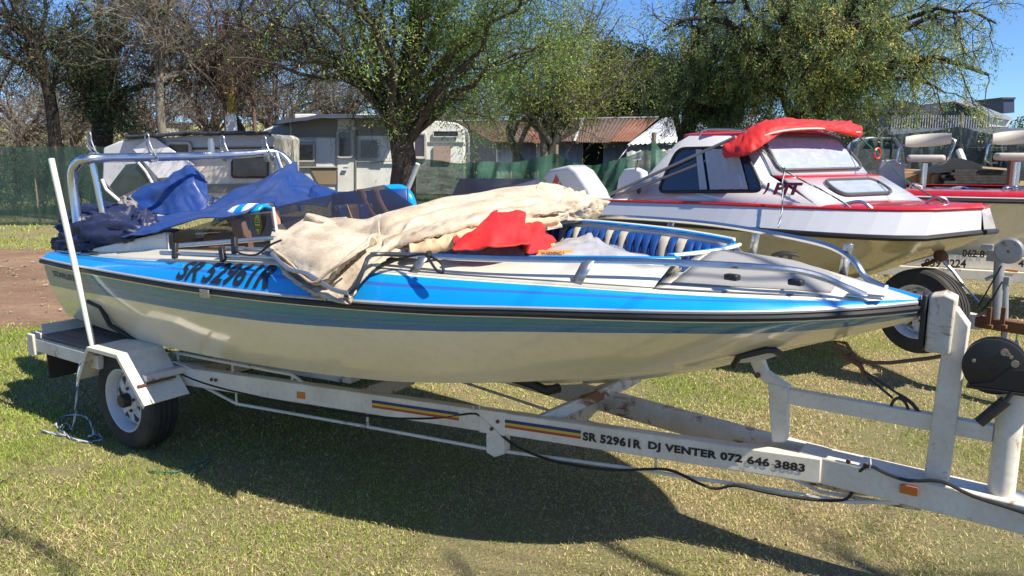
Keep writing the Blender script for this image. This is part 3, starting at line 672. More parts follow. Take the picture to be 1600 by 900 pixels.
# platform, rear beam, rear board
mb = MB(); mb.beam((-.97, -.93, .485), (-.97, .93, .485), .08, .135); mb.build('rear_crossbeam', TRW, trailer, bevel=.006)
mb = MB(); mb.beam((-.965, -.86, .56), (-.965, .86, .56), .02, .08); mb.build('light_board', TRW, trailer, bevel=.003)
for s in (1, -1):
    mb = MB(); mb.beam((-.94, -s * .90, .485), (-.20, -s * .90, .485), .035, .08); mb.build('platform_channel', TRW, trailer, bevel=.004)
    for i in range(4):
        v = .86 - .085 * i - .02; mb = MB(); mb.box((-.56, -s * v, .535), (.76, .078, .018)); mb.build('plank', WOOD, trailer, bevel=.003)
    mb = MB(); mb.box((-.86, -s * .78, .36), (.012, .22, .17)); mb.build('mudflap', M('brown_mudflap', (.05, .035, .025), .8), trailer)
# fenders
for s in (1, -1):
    prof = [(-.40, .33), (-.36, .37), (-.21, .585), (.10, .585), (.33, .345)]
    mb = MB(); a_, b_ = .705, .965
    rows = [[Vector((u, -s * a_, z)), Vector((u, -s * b_, z))] for u, z in prof[1:]]
    mb.grid(rows); 
    rows = [[Vector((u, -s * b_, z)), Vector((u * .96, -s * b_, z - .018))] for u, z in prof[1:]]; mb.grid(rows)
    mb.build('fender', TRW, trailer, smooth=None, solid=.006)
    mb = MB(); mb.beam((.235, -s * .90, .463), (.235, -s * .62, .463), .05, .035); mb.build('fender_stay', TRR, trailer, bevel=.003); mb = MB(); mb.beam((.262, -s * .955, .438), (.262, -s * .74, .438), .014, .008); mb.build('rust_seam', RUST, trailer)
    mb = MB(); mb.prism([(.18, -s * .70, .50), (.36, -s * .66, .46), (.30, -s * .56, .46)], (0, 0, .006)); mb.build('stay_gusset', TRR, trailer, smooth=None)
# wheels
SPW = M('white_wheel_steel', (.62, .63, .64), .35, dirt=.35, dcol=(.3, .22, .14), coat=.3)
def wheel(parent, c, axis, r=.285, wd=.18, name='wheel', cap=True):
    ax = Vector(axis).normalized(); c = Vector(c); h = wd / 2
    e = bpy.data.objects.new(name, None)
    mb = MB()
    mb.lathe([(r * .62, h * .88), (r * .66, h * .98), (r * .80, h * 1.02), (r * .93, h * .94), (r * .985, h * .78), (r, h * .62), (r, h * .40), (r * .975, h * .38), (r * .975, h * .30), (r * 1.003, h * .28), (r * 1.003, h * .05),
              (r * .975, h * .03), (r * .975, -h * .05), (r * 1.003, -h * .07), (r * 1.003, -h * .3), (r * .975, -h * .32), (r * .975, -h * .4), (r, -h * .42), (r, -h * .62), (r * .985, -h * .78), (r * .93, -h * .94), (r * .8, -h * 1.02), (r * .62, -h * .9)], c, ax, 56)
    ty = mb.build('tyre', TYRE, None, smooth=30)
    R0 = r * .64
    mb = MB(); mb.lathe([(R0, h * .95), (R0 * .97, h * .98), (R0 * .93, h * .90), (R0 * .90, h * .5), (R0 * .84, h * .25), (R0 * .84, -h * .6), (R0, -h * .9)], c, ax, 40)
    rm = mb.build('rim', SPW, None, smooth=40)
    # spoke disc with triangular holes
    ex = ax.orthogonal().normalized(); ey = ax.cross(ex); mb = MB(); ns = 8
    P = lambda rr, an, hh: c + ax * hh + (ex * math.cos(an) + ey * math.sin(an)) * rr
    for k in range(ns):
        a = 2 * math.pi * k / ns; w0, w1 = .34, .17; ah = math.pi / ns
        q = [P(R0 * .86, a - w1, h * .32), P(R0 * .86, a + w1, h * .32), P(R0 * .42, a + ah, h * .52), P(R0 * .42, a - ah, h * .52)]
        m_ = [P(R0 * .66, a - w1 * 1.05, h * .46), P(R0 * .66, a + w1 * 1.05, h * .46)]
        b_ = mb.add([q[0], q[1], m_[1], q[2], q[3], m_[0]], [(0, 1, 2, 5), (5, 2, 3, 4)])
        ob = mb.add([P(R0 * .86, a + w1, h * .32), P(R0 * .86, a + 2 * ah - w1, h * .32), P(R0 * .76, a + 2 * ah - w1 * 1.1, h * .36), P(R0 * .76, a + w1 * 1.1, h * .36)], [(0, 1, 2, 3)])
    mb.lathe([(R0 * .42, h * .52), (R0 * .36, h * .60), (R0 * .22, h * .60), (0.001, h * .60)], c, ax, 24)
    sp = mb.build('spoke_disc', SPW, None, smooth=40, solid=.005)
    mb = MB(); mb.lathe([(.04, h * .55), (.04, h * 1.0), (.034, h * 1.12), (.001, h * 1.14)], c, ax, 16) ; hb = mb.build('hub_cap', M('hub_grease', (.025, .02, .018), .5), None, smooth=40)
    mb = MB()
    for k in range(5):
        a = 2 * math.pi * k / 5; p = P(R0 * .36, a, h * .6); mb.cyl(p, p + ax * .014, .009, 6)
    nt_ = mb.build('wheel_nuts', RUST, None)
    e = tyw = None
    for o in (rm, sp, hb, nt_): o.parent = ty
    ty.name = name; ty.parent = parent
    return ty
wheel(trailer, (-.03, -.80, .285), (0, -1, 0)); wheel(trailer, (-.03, .80, .285), (0, 1, 0))
# guide poles
mb = MB(); mb.tube([FM.v(80, 248, .90), FM.v(146, 545, .90)], .017, 12); mb.build('guide_pole', PVC, trailer)
p0 = FM.v(653, 256, -.92); p1 = FM.v(632, 308, -.92); mb = MB(); mb.tube([p0, p1 + (p1 - p0) * 3.4], .017, 12); mb.build('guide_pole', PVC, trailer)

# ---------------------------------------------------------------- covers, cloths, poles and ropes on the speedboat
def wthing(name, label, cat, fr, group=None):            # empty for a loose thing lying on a boat, in that boat's frame
    return thing(name, label, cat, (fr.o[0], fr.o[1], 0), -fr.a, group)
def cloth(fr, slices, ns, nr, disp, back=None):
    S = [[fr.v(x_, y_, v_) for x_, y_, v_ in sl_] for sl_ in slices]
    rows0 = [smooth_path(r, max(8, nr)) for r in S]; m = len(rows0[0])
    cols = [smooth_path([r[k] for r in rows0], ns) for k in range(m)]
    G_ = [[cols[k][i] for k in range(m)] for i in range(len(cols[0]))]
    out = []
    for i in range(len(G_)):
        row = []
        for k in range(m):
            a = G_[min(i + 1, len(G_) - 1)][k] - G_[max(i - 1, 0)][k]; b = G_[i][min(k + 1, m - 1)] - G_[i][max(k - 1, 0)]
            n = a.cross(b); n = n.normalized() if n.length > 1e-9 else Vector((0, -1, 0))
            if n.y > 0: n = -n
            row.append(G_[i][k] + n * disp(i / (len(G_) - 1), k / (m - 1), G_[i][k]))
        out.append(row)
    return out
def ridge(x, y, s=0.0):
    return 1 - 2 * abs(noise.noise(Vector((x, y, s))))
_cr = random.Random(3)
CRE = []
for k_ in range(9):                    # long folds running along the roll
    r0_ = .12 + .86 * k_ / 9 + _cr.uniform(-.03, .03); CRE.append(('L', r0_, _cr.uniform(-.10, .10), _cr.uniform(.045, .075) if k_ % 2 else _cr.uniform(.02, .035), _cr.uniform(.03, .05), _cr.uniform(0, 9)))
SEG = []
for k_ in range(16):                   # creases fanning from the gather over the hanging sheet
    a_ = _cr.uniform(-.9, .9); L_ = _cr.uniform(.15, .42); SEG.append(((.40, .45), (.40 - L_ * math.cos(a_), .45 + L_ * 1.6 * math.sin(a_)), _cr.uniform(.018, .036), _cr.uniform(.014, .03)))
for k_ in range(22):
    x_ = _cr.uniform(.0, .38); y_ = _cr.uniform(.05, .95); a_ = _cr.uniform(-1.3, 1.3); L_ = _cr.uniform(.05, .16); SEG.append(((x_, y_), (x_ + L_ * math.cos(a_) * .6, y_ + L_ * 1.5 * math.sin(a_)), _cr.uniform(.007, .014), _cr.uniform(.010, .018)))
def cdisp(s_, r_, P):
    k = min(1, max(0, (s_ - .30) / .14)); a = 0; b = 0
    if k > 0:
        for _, r0_, sl2, dp, wd, ph in CRE:
            c_ = r0_ + sl2 * (s_ - .6) + .03 * math.sin(s_ * 9 + ph) + .012 * math.sin(s_ * 31 + ph * 2)
            a -= dp * math.exp(-abs(r_ - c_) / wd) * (.6 + .5 * math.sin(s_ * 6 + ph * 3))
        a += .03 + .007 * noise.noise(Vector((s_ * 14, r_ * 20, 2)))
    if k < 1:
        for (x0, y0), (x1, y1), dp, wd in SEG:
            dx, dy = x1 - x0, (y1 - y0); t_ = ((s_ - x0) * dx + (r_ - y0) * dy) / (dx * dx + dy * dy + 1e-9); tt = min(1, max(0, t_))
            d_ = math.hypot((s_ - x0 - dx * tt) * 1.6, (r_ - y0 - dy * tt)); b -= dp * math.exp(-d_ / wd) * (1 - .7 * tt)
        b += .03 * noise.noise(Vector((s_ * 9, r_ * 3, 1)))
    return a * k + b * (1 - k)
SL = [[(452, 362, .40), (442, 350, .55), (428, 370, .68), (424, 396, .76), (436, 412, .80), (446, 424, .84), (458, 436, .87)],
      [(490, 350, .30), (482, 338, .47), (474, 362, .66), (468, 395, .78), (476, 422, .84), (486, 440, .87), (498, 460, .915)],
      [(545, 360, .25), (540, 349, .42), (530, 370, .62), (524, 400, .76), (530, 430, .84), (540, 452, .90), (546, 475, .925)],
      [(592, 350, .15), (592, 337, .33), (590, 353, .55), (586, 378, .70), (582, 402, .78), (570, 425, .84), (553, 452, .915)],
      [(650, 335, .0), (650, 322, .15), (650, 336, .35), (648, 352, .48), (645, 368, .57), (640, 382, .60), (632, 393, .60)],
      [(720, 325, -.2), (720, 311, -.05), (720, 323, .1), (718, 338, .25), (716, 354, .36), (714, 370, .40), (712, 384, .40)],
      [(790, 314, -.42), (790, 300, -.3), (792, 312, -.12), (790, 326, .0), (788, 340, .08), (786, 352, .12), (784, 364, .12)],
      [(860, 308, -.62), (860, 294, -.5), (862, 305, -.36), (860, 318, -.25), (858, 330, -.18), (856, 342, -.13), (854, 356, -.13)],
      [(905, 312, -.8), (906, 300, -.7), (908, 310, -.6), (906, 320, -.52), (904, 330, -.47), (901, 340, -.44), (898, 350, -.42)],
      [(940, 322, -.88), (938, 312, -.84), (942, 320, -.8), (941, 326, -.77), (938, 333, -.75), (932, 340, -.73), (926, 348, -.72)]]
cvt = wthing('canvas_cover', 'dirty cream canvas cover bundled across the middle of the blue speedboat', 'canvas cover', FM)
mb = MB(); mb.grid(cloth(FM, SL, 30, 10, cdisp)); mb.build('canvas_sheet', CANVAS, cvt, smooth=180, solid=.006)
sl_ = [[(430, 356, .60), (425, 374, .70), (424, 394, .795)], [(470, 346, .50), (462, 378, .72), (456, 414, .86)], [(520, 346, .44), (508, 384, .74), (490, 441, .925)], [(560, 346, .42), (552, 372, .66), (532, 412, .87)], [(596, 344, .36), (592, 360, .56), (576, 384, .74)]]
mb = MB(); mb.grid(cloth(FM, sl_, 14, 14, lambda s_, r_, P: .012 + cdisp(s_ * .36, r_ * .8, P) * .9)); mb.build('canvas_flap', CANVAS, cvt, smooth=180, solid=.012)
mb = MB(); mb.tube([FM.v(424, 396, .81), FM.v(446, 413, .85), FM.v(468, 428, .90), FM.v(490, 442, .935), FM.v(512, 426, .91), FM.v(534, 411, .885), FM.v(556, 397, .83)], .006, 6, sm=4); mb.build('canvas_seam', M('canvas_seam', (.45, .36, .26), .9), cvt)
CANV2 = M('ochre_canvas', (.66, .47, .28), .85, dirt=.7, dcol=(.40, .27, .15), dscale=6, bmp=.4, bscale=14)
for top, bot, m_, nm in (([(600, 380, .60), (650, 364, .54), (720, 344, .39), (800, 328, .11), (880, 318, -.16)], [(602, 394, .66), (650, 378, .62), (720, 358, .46), (800, 342, .18), (880, 331, -.08)], CANVAS, 'canvas_fold'),
                         ([(640, 382, .62), (680, 375, .55), (730, 364, .44), (800, 347, .17), (872, 338, -.10)], [(640, 396, .67), (680, 391, .60), (730, 378, .48), (800, 358, .20), (868, 347, -.07)], CANV2, 'canvas_fold')):
    sl_ = [[t_, tuple((t_[q] + b_[q]) / 2 + (.03 if q == 2 else 0) for q in range(3)), b_] for t_, b_ in zip(top, bot)]
    mb = MB(); mb.grid(cloth(FM, sl_, 16, 8, lambda s_, r_, P: .012 * ridge(s_ * 5, r_ * 1.5 + s_ * 3, 4) + .006 * ridge(s_ * 16, r_ * 3, 2))); mb.build(nm, m_, cvt, smooth=180, solid=.012)
# loose rolls, flaps and the torn far end of the canvas
def rollup(pts, rr, name='canvas_fold', mat=CANVAS, par=cvt, amp=.012, fr=FM, seed=1.0):
    P = [fr.v(*p) for p in pts]; path = smooth_path(P, 22 // (1 if len(P) < 4 else 2)); N = len(path); rows = []; NK = 40
    for i, c_ in enumerate(path):
        t = i / (N - 1); r_ = np.interp(t, np.linspace(0, 1, len(rr)), rr)
        a = (path[min(i + 1, N - 1)] - path[max(i - 1, 0)]).normalized(); e = a.cross(Vector((0, 0, 1))).normalized(); g = e.cross(a)
        row = []
        for k in range(NK):
            an = 2 * math.pi * k / NK; q = (e * math.cos(an) * 1.15 + g * math.sin(an) * .9)
            A_ = Vector((math.cos(an) * 1.2, math.sin(an) * 1.2, t * 2.0 + seed)); B_ = Vector((math.cos(an) * 2.4 + t * 3, math.sin(an) * 2.4, t * 6 + seed))
            row.append(c_ + q * (r_ + amp * .5 * (1 - 2.4 * abs(noise.noise(A_))) + amp * .5 * (1 - 3 * abs(noise.noise(B_))) + amp * .28 * (1 - 3 * abs(noise.noise(B_ * 2.2)))))
        rows.append(row)
    mb = MB(); mb.grid(rows, closed=True); b = len(mb.v); mb.add([path[0], path[-1]], [])
    for k in range(NK):
        mb.f.append((k, (k + 1) % NK, b)); mb.m.append(0); mb.f.append(((N - 1) * NK + (k + 1) % NK, (N - 1) * NK + k, b + 1)); mb.m.append(0)
    return mb.build(name, mat, par, smooth=180)
rollup([(648, 384, .52), (720, 366, .34), (790, 350, .08), (850, 341, -.18), (880, 337, -.3)], [.035, .045, .045, .04, .03], seed=2.2)
rollup([(600, 352, .45), (680, 338, .22), (760, 326, -.05), (840, 312, -.35), (890, 306, -.55)], [.03, .05, .05, .05, .04], seed=4.2)
rollup([(870, 330, -.4), (900, 322, -.6), (925, 326, -.74)], [.05, .075, .05], seed=7.7, amp=.03)
for sl_ in ([[(836, 300, -.3), (842, 288, -.35), (852, 286, -.38)], [(850, 305, -.32), (858, 296, -.36), (866, 292, -.42)], [(870, 306, -.38), (876, 298, -.44), (884, 294, -.48)]],
            [[(476, 350, .5), (478, 337, .52), (486, 336, .50)], [(490, 352, .52), (494, 340, .52), (500, 342, .48)], [(504, 352, .5), (508, 346, .5), (514, 348, .45)]]):
    mb = MB(); mb.grid(cloth(FM, sl_, 6, 4, lambda s_, r_, P: .008 * ridge(s_ * 3, r_ * 3, 1))); mb.build('canvas_flap', CANVAS, cvt, smooth=180, solid=.005)
sl_ = [[(424, 398, .77), (436, 414, .82), (452, 430, .86)], [(440, 412, .80), (452, 430, .86), (468, 448, .90)], [(470, 440, .84), (492, 458, .905), (515, 468, .925)], [(520, 452, .86), (535, 466, .92), (548, 477, .94)]]
mb = MB(); mb.grid(cloth(FM, sl_, 8, 4, lambda s_, r_, P: .014 * ridge(s_ * 5, r_ * 3, 8))); mb.build('canvas_hem', CANVAS, cvt, smooth=180, solid=.005)
# red cloth
rc = wthing('red_cloth', 'crumpled red nylon cloth lying between the cream canvas and the silver cover', 'cloth', FM)
sl_ = [[(722, 372, .22), (716, 376, .30), (711, 384, .38), (710, 392, .42), (712, 400, .45)],
       [(740, 360, .08), (738, 358, .16), (735, 366, .26), (732, 378, .36), (735, 393, .42)],
       [(772, 350, -.02), (770, 344, .06), (772, 352, .18), (775, 368, .30), (775, 392, .38)],
       [(806, 346, -.12), (806, 338, -.05), (808, 346, .06), (812, 362, .18), (812, 388, .3)],
       [(836, 350, -.22), (838, 342, -.14), (840, 352, -.04), (838, 368, .08), (836, 390, .22)],
       [(856, 366, -.28), (858, 362, -.22), (856, 370, -.12), (852, 378, .0), (848, 390, .12)],
       [(872, 378, -.3), (870, 377, -.25), (866, 379, -.2), (864, 383, -.1), (860, 388, .0)]]
sl_ = [[(a, b, c + .20) for a, b, c in q] for q in sl_]
mb = MB(); mb.grid(cloth(FM, sl_, 12, 6, lambda s_, r_, P: .020 * noise.noise(Vector((s_ * 5, r_ * 3, 2.5))) + .020 * ridge(s_ * 4 + r_ * 2.2, r_ * 1.2 - s_ * 3, 4) + .004 * ridge(s_ * 14, r_ * 6, 4))); mb.build('cloth_sheet', REDC, rc, smooth=180, solid=.006)
# silver cover with a warning label
sv_ = wthing('silver_cover', 'folded silver vinyl cover with an orange warning label in the blue cockpit', 'cover', FM)
sl_ = [[(752, 386, .25), (752, 386, .34), (752, 396, .40), (750, 412, .44)], [(780, 382, .20), (780, 383, .30), (780, 396, .38), (780, 414, .42)], [(808, 381, .15), (810, 382, .26), (812, 397, .36), (812, 416, .40)],
       [(822, 386, .10), (824, 394, .25), (826, 404, .34), (828, 418, .38)], [(850, 385, .0), (850, 396, .18), (850, 404, .30), (850, 418, .36)], [(885, 378, -.12), (884, 388, .1), (884, 400, .25), (884, 418, .34)],
       [(924, 368, -.25), (924, 380, .0), (926, 395, .18), (928, 418, .32)], [(945, 377, -.22), (950, 386, .0), (955, 398, .16), (960, 418, .28)], [(985, 390, -.2), (990, 396, .0), (1000, 404, .12), (1005, 418, .2)], [(1030, 404, -.12), (1032, 406, 0), (1034, 410, .1), (1036, 420, .15)]]
svg = cloth(FM, sl_, 8, 6, lambda s_, r_, P: .012 * ridge(s_ * 9, r_ * 3, 6) + .006 * ridge(s_ * 20, r_ * 6, 1))
mb = MB(); mb.grid(svg); mb.build('cover_sheet', SILV, sv_, smooth=60, solid=.005)
la, lb, lc_ = FM.v(838, 389, .30), FM.v(902, 389, .20), FM.v(838, 399, .32)
mb = MB(); f = plane_fn(la + Vector((0, -.04, 0)), lb - la, lc_ - la); mb.add([f(0, 0), f(1, 0), f(1, 1), f(0, 1)], [(0, 1, 2, 3)]); wl = mb.build('warning_label', M('orange_label', (.62, .24, .05), .5), sv_, smooth=None)
put_text('WARNING !', 'label_lettering', M('label_ink', (.15, .05, .01), .6), wl, lambda a, b: f(.25 + .55 * a, .82 - .62 * b) + Vector((0, -.004, 0)))
mb = MB(); q = [FM.v(836, 388, .12), FM.v(866, 380, .02), FM.v(868, 384, .02), FM.v(845, 391, .12)]; mb.add(q, [(0, 1, 2, 3)]); mb.build('yellow_strap', M('yellow_strap', (.65, .42, .03), .6), sv_, smooth=None, solid=.004)
# blue covers over the stern
bt = wthing('blue_cover', 'bright blue vinyl cover sheet draped from the stern up to the arch', 'cover', FM)
sl_ = [[(172, 348, .45), (174, 354, .55), (178, 362, .63), (186, 372, .70), (196, 377, .74)], [(225, 343, .30), (225, 350, .45), (227, 358, .58), (232, 366, .67), (240, 372, .70)],
       [(290, 338, .1), (287, 345, .3), (282, 352, .48), (276, 358, .6), (268, 364, .67)], [(340, 318, -.2), (338, 328, .1), (336, 334, .3), (334, 340, .5), (332, 346, .62)],
       [(400, 286, -.5), (395, 300, -.2), (392, 312, .0), (388, 322, .25), (384, 334, .5)], [(455, 258, -.74), (450, 276, -.5), (444, 290, -.3), (436, 304, -.05), (428, 322, .3)],
       [(500, 283, -.76), (492, 290, -.6), (484, 298, -.45), (478, 306, -.3), (470, 316, -.05)], [(540, 300, -.74), (532, 303, -.62), (526, 306, -.5), (520, 310, -.4), (512, 316, -.25)]]
mb = MB(); mb.grid(cloth(FM, sl_, 12, 6, lambda s_, r_, P: .026 * ridge(s_ * 3, r_ * 2 + s_ * 4, 1.2) + .010 * ridge(s_ * 8, r_ * 5, 3))); mb.build('cover_sheet', TARP, bt, smooth=180, solid=.006)
rb = wthing('rolled_blue_cover', 'thick rolled navy blue cover with a grey end lying below the chrome arch', 'rolled cover', FM)
sl_ = [[(222, 306, -.06), (214, 298, .0), (206, 306, .08), (204, 320, .12), (210, 334, .16)], [(246, 296, -.14), (240, 289, -.06), (236, 300, .04), (234, 318, .08), (238, 336, .12)],
       [(280, 280, -.22), (274, 273, -.14), (270, 288, -.02), (270, 312, .02), (276, 337, .06)], [(306, 268, -.30), (301, 260, -.22), (300, 278, -.10), (302, 305, -.06), (308, 334, -.02)],
       [(320, 280, -.36), (322, 274, -.30), (324, 290, -.22), (326, 306, -.16), (328, 324, -.12)]]
mb = MB(); mb.grid(cloth(FM, sl_, 14, 8, lambda s_, r_, P: .016 * ridge(s_ * 3 + r_, r_ * 2.2 - s_ * 2, 4.2) + .006 * ridge(s_ * 9, r_ * 5, 7) - .02 * math.exp(-abs(r_ - .34 - .1 * s_) / .04))); mb.build('cover_roll', TARP, rb, smooth=180, solid=.006)
rollup([(182, 344, .22), (196, 334, .15), (212, 322, .08)], [.05, .085, .09], name='grey_lining', mat=M('grey_lining', (.25, .22, .21), .7, dirt=.5, bmp=.3, bscale=12), par=rb, amp=.025, seed=6.1)
rollup([(300, 318, -.1), (325, 322, -.15), (345, 322, -.2)], [.05, .07, .04], name='cover_tail', mat=TARPD, par=rb, amp=.02, seed=8.1)
nb = wthing('navy_cover', 'crumpled dark navy cover bunched on the stern corner', 'cover', FM)
rollup([(92, 384, .66), (112, 376, .66), (140, 378, .68), (158, 380, .68)], [.03, .055, .06, .03], name='cover_bunch', mat=TARPD, par=nb, amp=.03, seed=1.3)
rollup([(100, 350, .30), (130, 344, .36), (160, 340, .4), (200, 340, .42)], [.03, .07, .08, .05], name='cover_bunch', mat=TARPD, par=nb, amp=.04, seed=5.3)
rollup([(105, 360, .62), (140, 358, .60), (175, 360, .62), (222, 366, .64)], [.03, .09, .10, .04], name='cover_bunch', mat=TARPD, par=nb, amp=.04, seed=9.3)
rollup([(222, 335, .5), (228, 350, .55), (225, 364, .62)], [.02, .045, .05], name='cover_bunch', mat=TARPD, par=nb, amp=.03, seed=2.3)
# awning poles strapped on the side deck
ap = wthing('awning_poles', 'bundle of grey aluminium awning poles strapped along the near side deck', 'poles', FM)
for pts in ([(272, 384, .74), (430, 372, .72)], [(252, 395, .80), (340, 399, .80), (432, 403, .80)], [(345, 389, .77), (440, 391, .77)]):
    mb = MB(); mb.tube([FM.v(*p) for p in pts], .0115, 10); mb.build('pole', ALU, ap)
mb = MB(); mb.tube([FM.v(540, 462, .93), FM.v(556, 448, .93), FM.v(570, 415, .90), FM.v(576, 402, .86), FM.v(592, 397, .8), FM.v(640, 399, .72)], .009, 8, sm=4); mb.build('bent_pole', M('dark_tube', (.08, .08, .085), .35, .6), ap)
mb = MB(); mb.tube([FM.v(425, 396, .84), FM.v(450, 420, .88), FM.v(480, 428, .90), FM.v(520, 452, .93), FM.v(545, 458, .94)], .010, 8, sm=3); mb.build('bent_pole', ALU, ap)
for a_, b_ in (((274, 380), (273, 404)), ((346, 386), (349, 408)), ((366, 371), (367, 396))):
    mb = MB(); p, q = FM.v(a_[0], a_[1], .80), FM.v(b_[0], b_[1], .82); mb.beam(p, q, .022, .03, up=(1, 0, 0)); mb.build('strap', BLACKR, ap, bevel=.004)
mb = MB(); mb.tube([FM.v(366, 385, .83), FM.v(375, 396, .83), FM.v(400, 398, .83), FM.v(420, 384, .83), FM.v(440, 375, .80)], .005, 6, sm=4); mb.build('strap_tail', BLACKR, ap)
mb = MB(); mb.tube([FM.v(632, 402, .74), FM.v(660, 397, .76), FM.v(668, 402, .78), FM.v(682, 422, .80), FM.v(692, 426, .80), FM.v(690, 412, .79), FM.v(672, 400, .77)], .0055, 6, sm=4)
mb.tube([FM.v(670, 394, .76), FM.v(672, 402, .77)], .012, 6); mb.build('strap_tail', BLACKR, ap)
# ropes
def rope(fr, pts, r, mat, name, label, cat='rope'):
    o = thing(name, label, cat); P = smooth_path([Vector(p) for p in pts], 8)
    for k in range(3):
        N = len(P); Q = []; acc = 0
        for i in range(N):
            if i: acc += (P[i] - P[i - 1]).length
            a = (P[min(i + 1, N - 1)] - P[max(i - 1, 0)]).normalized(); e = a.orthogonal().normalized(); g = a.cross(e); an = acc / (r * 9) * 2 * math.pi / 3 + k * 2.094
            Q.append(P[i] + (e * math.cos(an) + g * math.sin(an)) * r * .55)
        mb = MB(); mb.tube(Q, r * .62, 5); mb.build('strand', mat[k % len(mat)], o)
    return o
def tow(fr, p):
    c, s = math.cos(-fr.a), math.sin(-fr.a); return Vector((fr.o[0] + p.x * c - p.y * s, fr.o[1] + p.x * s + p.y * c, p.z))
RW = M('white_rope', (.55, .56, .6), .8); RB = M('blue_rope_strand', (.08, .11, .25), .8); RG = M('green_rope', (.02, .17, .11), .8); RG2 = M('dark_green_rope', (.02, .06, .045), .8)
rope(None, [tow(FM, FM.v(134, 553, .9)), tow(FM, FM.v(124, 572, .92)), tow(FM, FM.v(121, 600, .93)), tow(FM, FM.v(118, 640, .94)), G(113, 670, .02), G(104, 662, .012), G(96, 668, .012), G(110, 684, .012), G(140, 690, .012), G(160, 686, .012), G(150, 678, .02), G(138, 682, .012), G(146, 676, .05), G(138, 655, .06), G(122, 648, .03), G(98, 652, .012), G(88, 664, .012), G(104, 680, .012), G(78, 676, .012), G(66, 673, .012)], .0055, [RW, RB, RW], 'white_rope', 'white and blue rope hanging from the trailer platform and coiled by the near wheel')
rope(None, [G(232, 736, .01), G(250, 738, .012), G(275, 737, .012), G(298, 728, .012), G(318, 722, .012), G(328, 716, .012), G(320, 728, .012), G(305, 738, .012), G(290, 735, .012)], .004, [RG, RG2], 'green_rope', 'thin green rope lying on the grass in the shade of the boat')

# ================================================================ generic far hull
def make_hull(par, us, gvs, gzs, cvs, czs, kzs, m_top, m_hull, m_rub, bev=.02, lip=.02, band=None):
    f = [interp(us, k) for k in (gvs, gzs, cvs, czs, kzs)]
    N = 36; U = [us[0] + (us[-1] - us[0]) * i / N for i in range(N + 1)]
    mb = MB()
    for s in (1, -1):
        mb.grid([[Vector((u, -s * (f[0](u) - .01 + (f[2](u) - f[0](u) + .01) * t), f[1](u) + (f[3](u) - f[1](u)) * t)) for t in (0, .33, .66, 1)] + [Vector((u, 0, f[4](u)))] for u in U])
    mb.add([Vector((us[0], -gvs[0], gzs[0])), Vector((us[0], -cvs[0], czs[0])), Vector((us[0], 0, kzs[0])), Vector((us[0], cvs[0], czs[0])), Vector((us[0], gvs[0], gzs[0]))], [(0, 1, 2, 3, 4)])
    mb.build('hull', m_hull, par, smooth=30)
    mb = MB()
    for s in (1, -1): mb.tube([Vector((u, -s * (f[0](u) + .004), f[1](u))) for u in U], .02, 8)
    mb.build('rubbing_strake', m_rub, par)
    return f, U

# ================================================================ CABIN BOAT
_b = G(1535, 363, 1.12); FC = Frame(_b.x, _b.y, R(58))
cb = thing('cabin_boat', 'white cabin boat with red stripes and a red folded awning, behind the speedboat', 'boat', (FC.o[0], FC.o[1], 0), -FC.a)
us = [-4.75, -4.0, -2.8, -1.6, -.85, -.45, -.18, -.06, 0]
hf, U = make_hull(cb, us, [.93, .97, 1.0, .96, .86, .72, .52, .30, .02], [1.0, 1.01, 1.045, 1.08, 1.09, 1.09, 1.09, 1.10, 1.12],
                  [.80, .82, .82, .72, .50, .32, .16, .07, .01], [.62, .60, .60, .66, .80, .92, 1.02, 1.06, 1.11], [.42, .40, .40, .48, .70, .87, .985, 1.05, 1.10], WHITEG, TANH, BLACKR)
dv = interp(us, [.84, .88, .90, .86, .74, .60, .42, .22, .0]); dz = interp(us, [1.17, 1.18, 1.215, 1.25, 1.26, 1.265, 1.27, 1.275, 1.28])
dus = lambda u: u * .975 - .02
mb = MB()
for s in (1, -1):
    mb.grid([[Vector((u, -s * hf[0](u), hf[1](u) + .012)), Vector((dus(u), -s * dv(u), dz(u)))] for u in U])
mb.build('topside_band', WHITEG, cb, smooth=None)
mb = MB()
for s in (1, -1): mb.tube([Vector((dus(u), -s * (dv(u) - .004), dz(u) + .004)) for u in U], .013, 6)
mb.build('red_deck_edge', REDG, cb)
mb = MB(); mb.grid([[Vector((dus(u), q * dv(u), dz(u) + .035 * (1 - q * q))) for q in (-1, -.7, -.35, 0, .35, .7, 1)] for u in U if u > -2.9]); mb.build('foredeck', REDG, cb, smooth=40, solid=.008)
# cockpit sides aft
mb = MB()
for s in (1, -1): mb.grid([[Vector((u, -s * dv(u), dz(u))), Vector((u, -s * (dv(u) - .14), dz(u) + .02)), Vector((u, -s * (dv(u) - .15), .7))] for u in U if u <= -2.7])
mb.build('cockpit_side', WHITEG, cb, solid=.008)
# cabin shell
def shell(name, polys, mat): 
    mb = MB()
    for P in polys: mb.add([Vector(p) for p in P], [tuple(range(len(P)))])
    return mb.build(name, mat, cb, smooth=35, solid=.012)
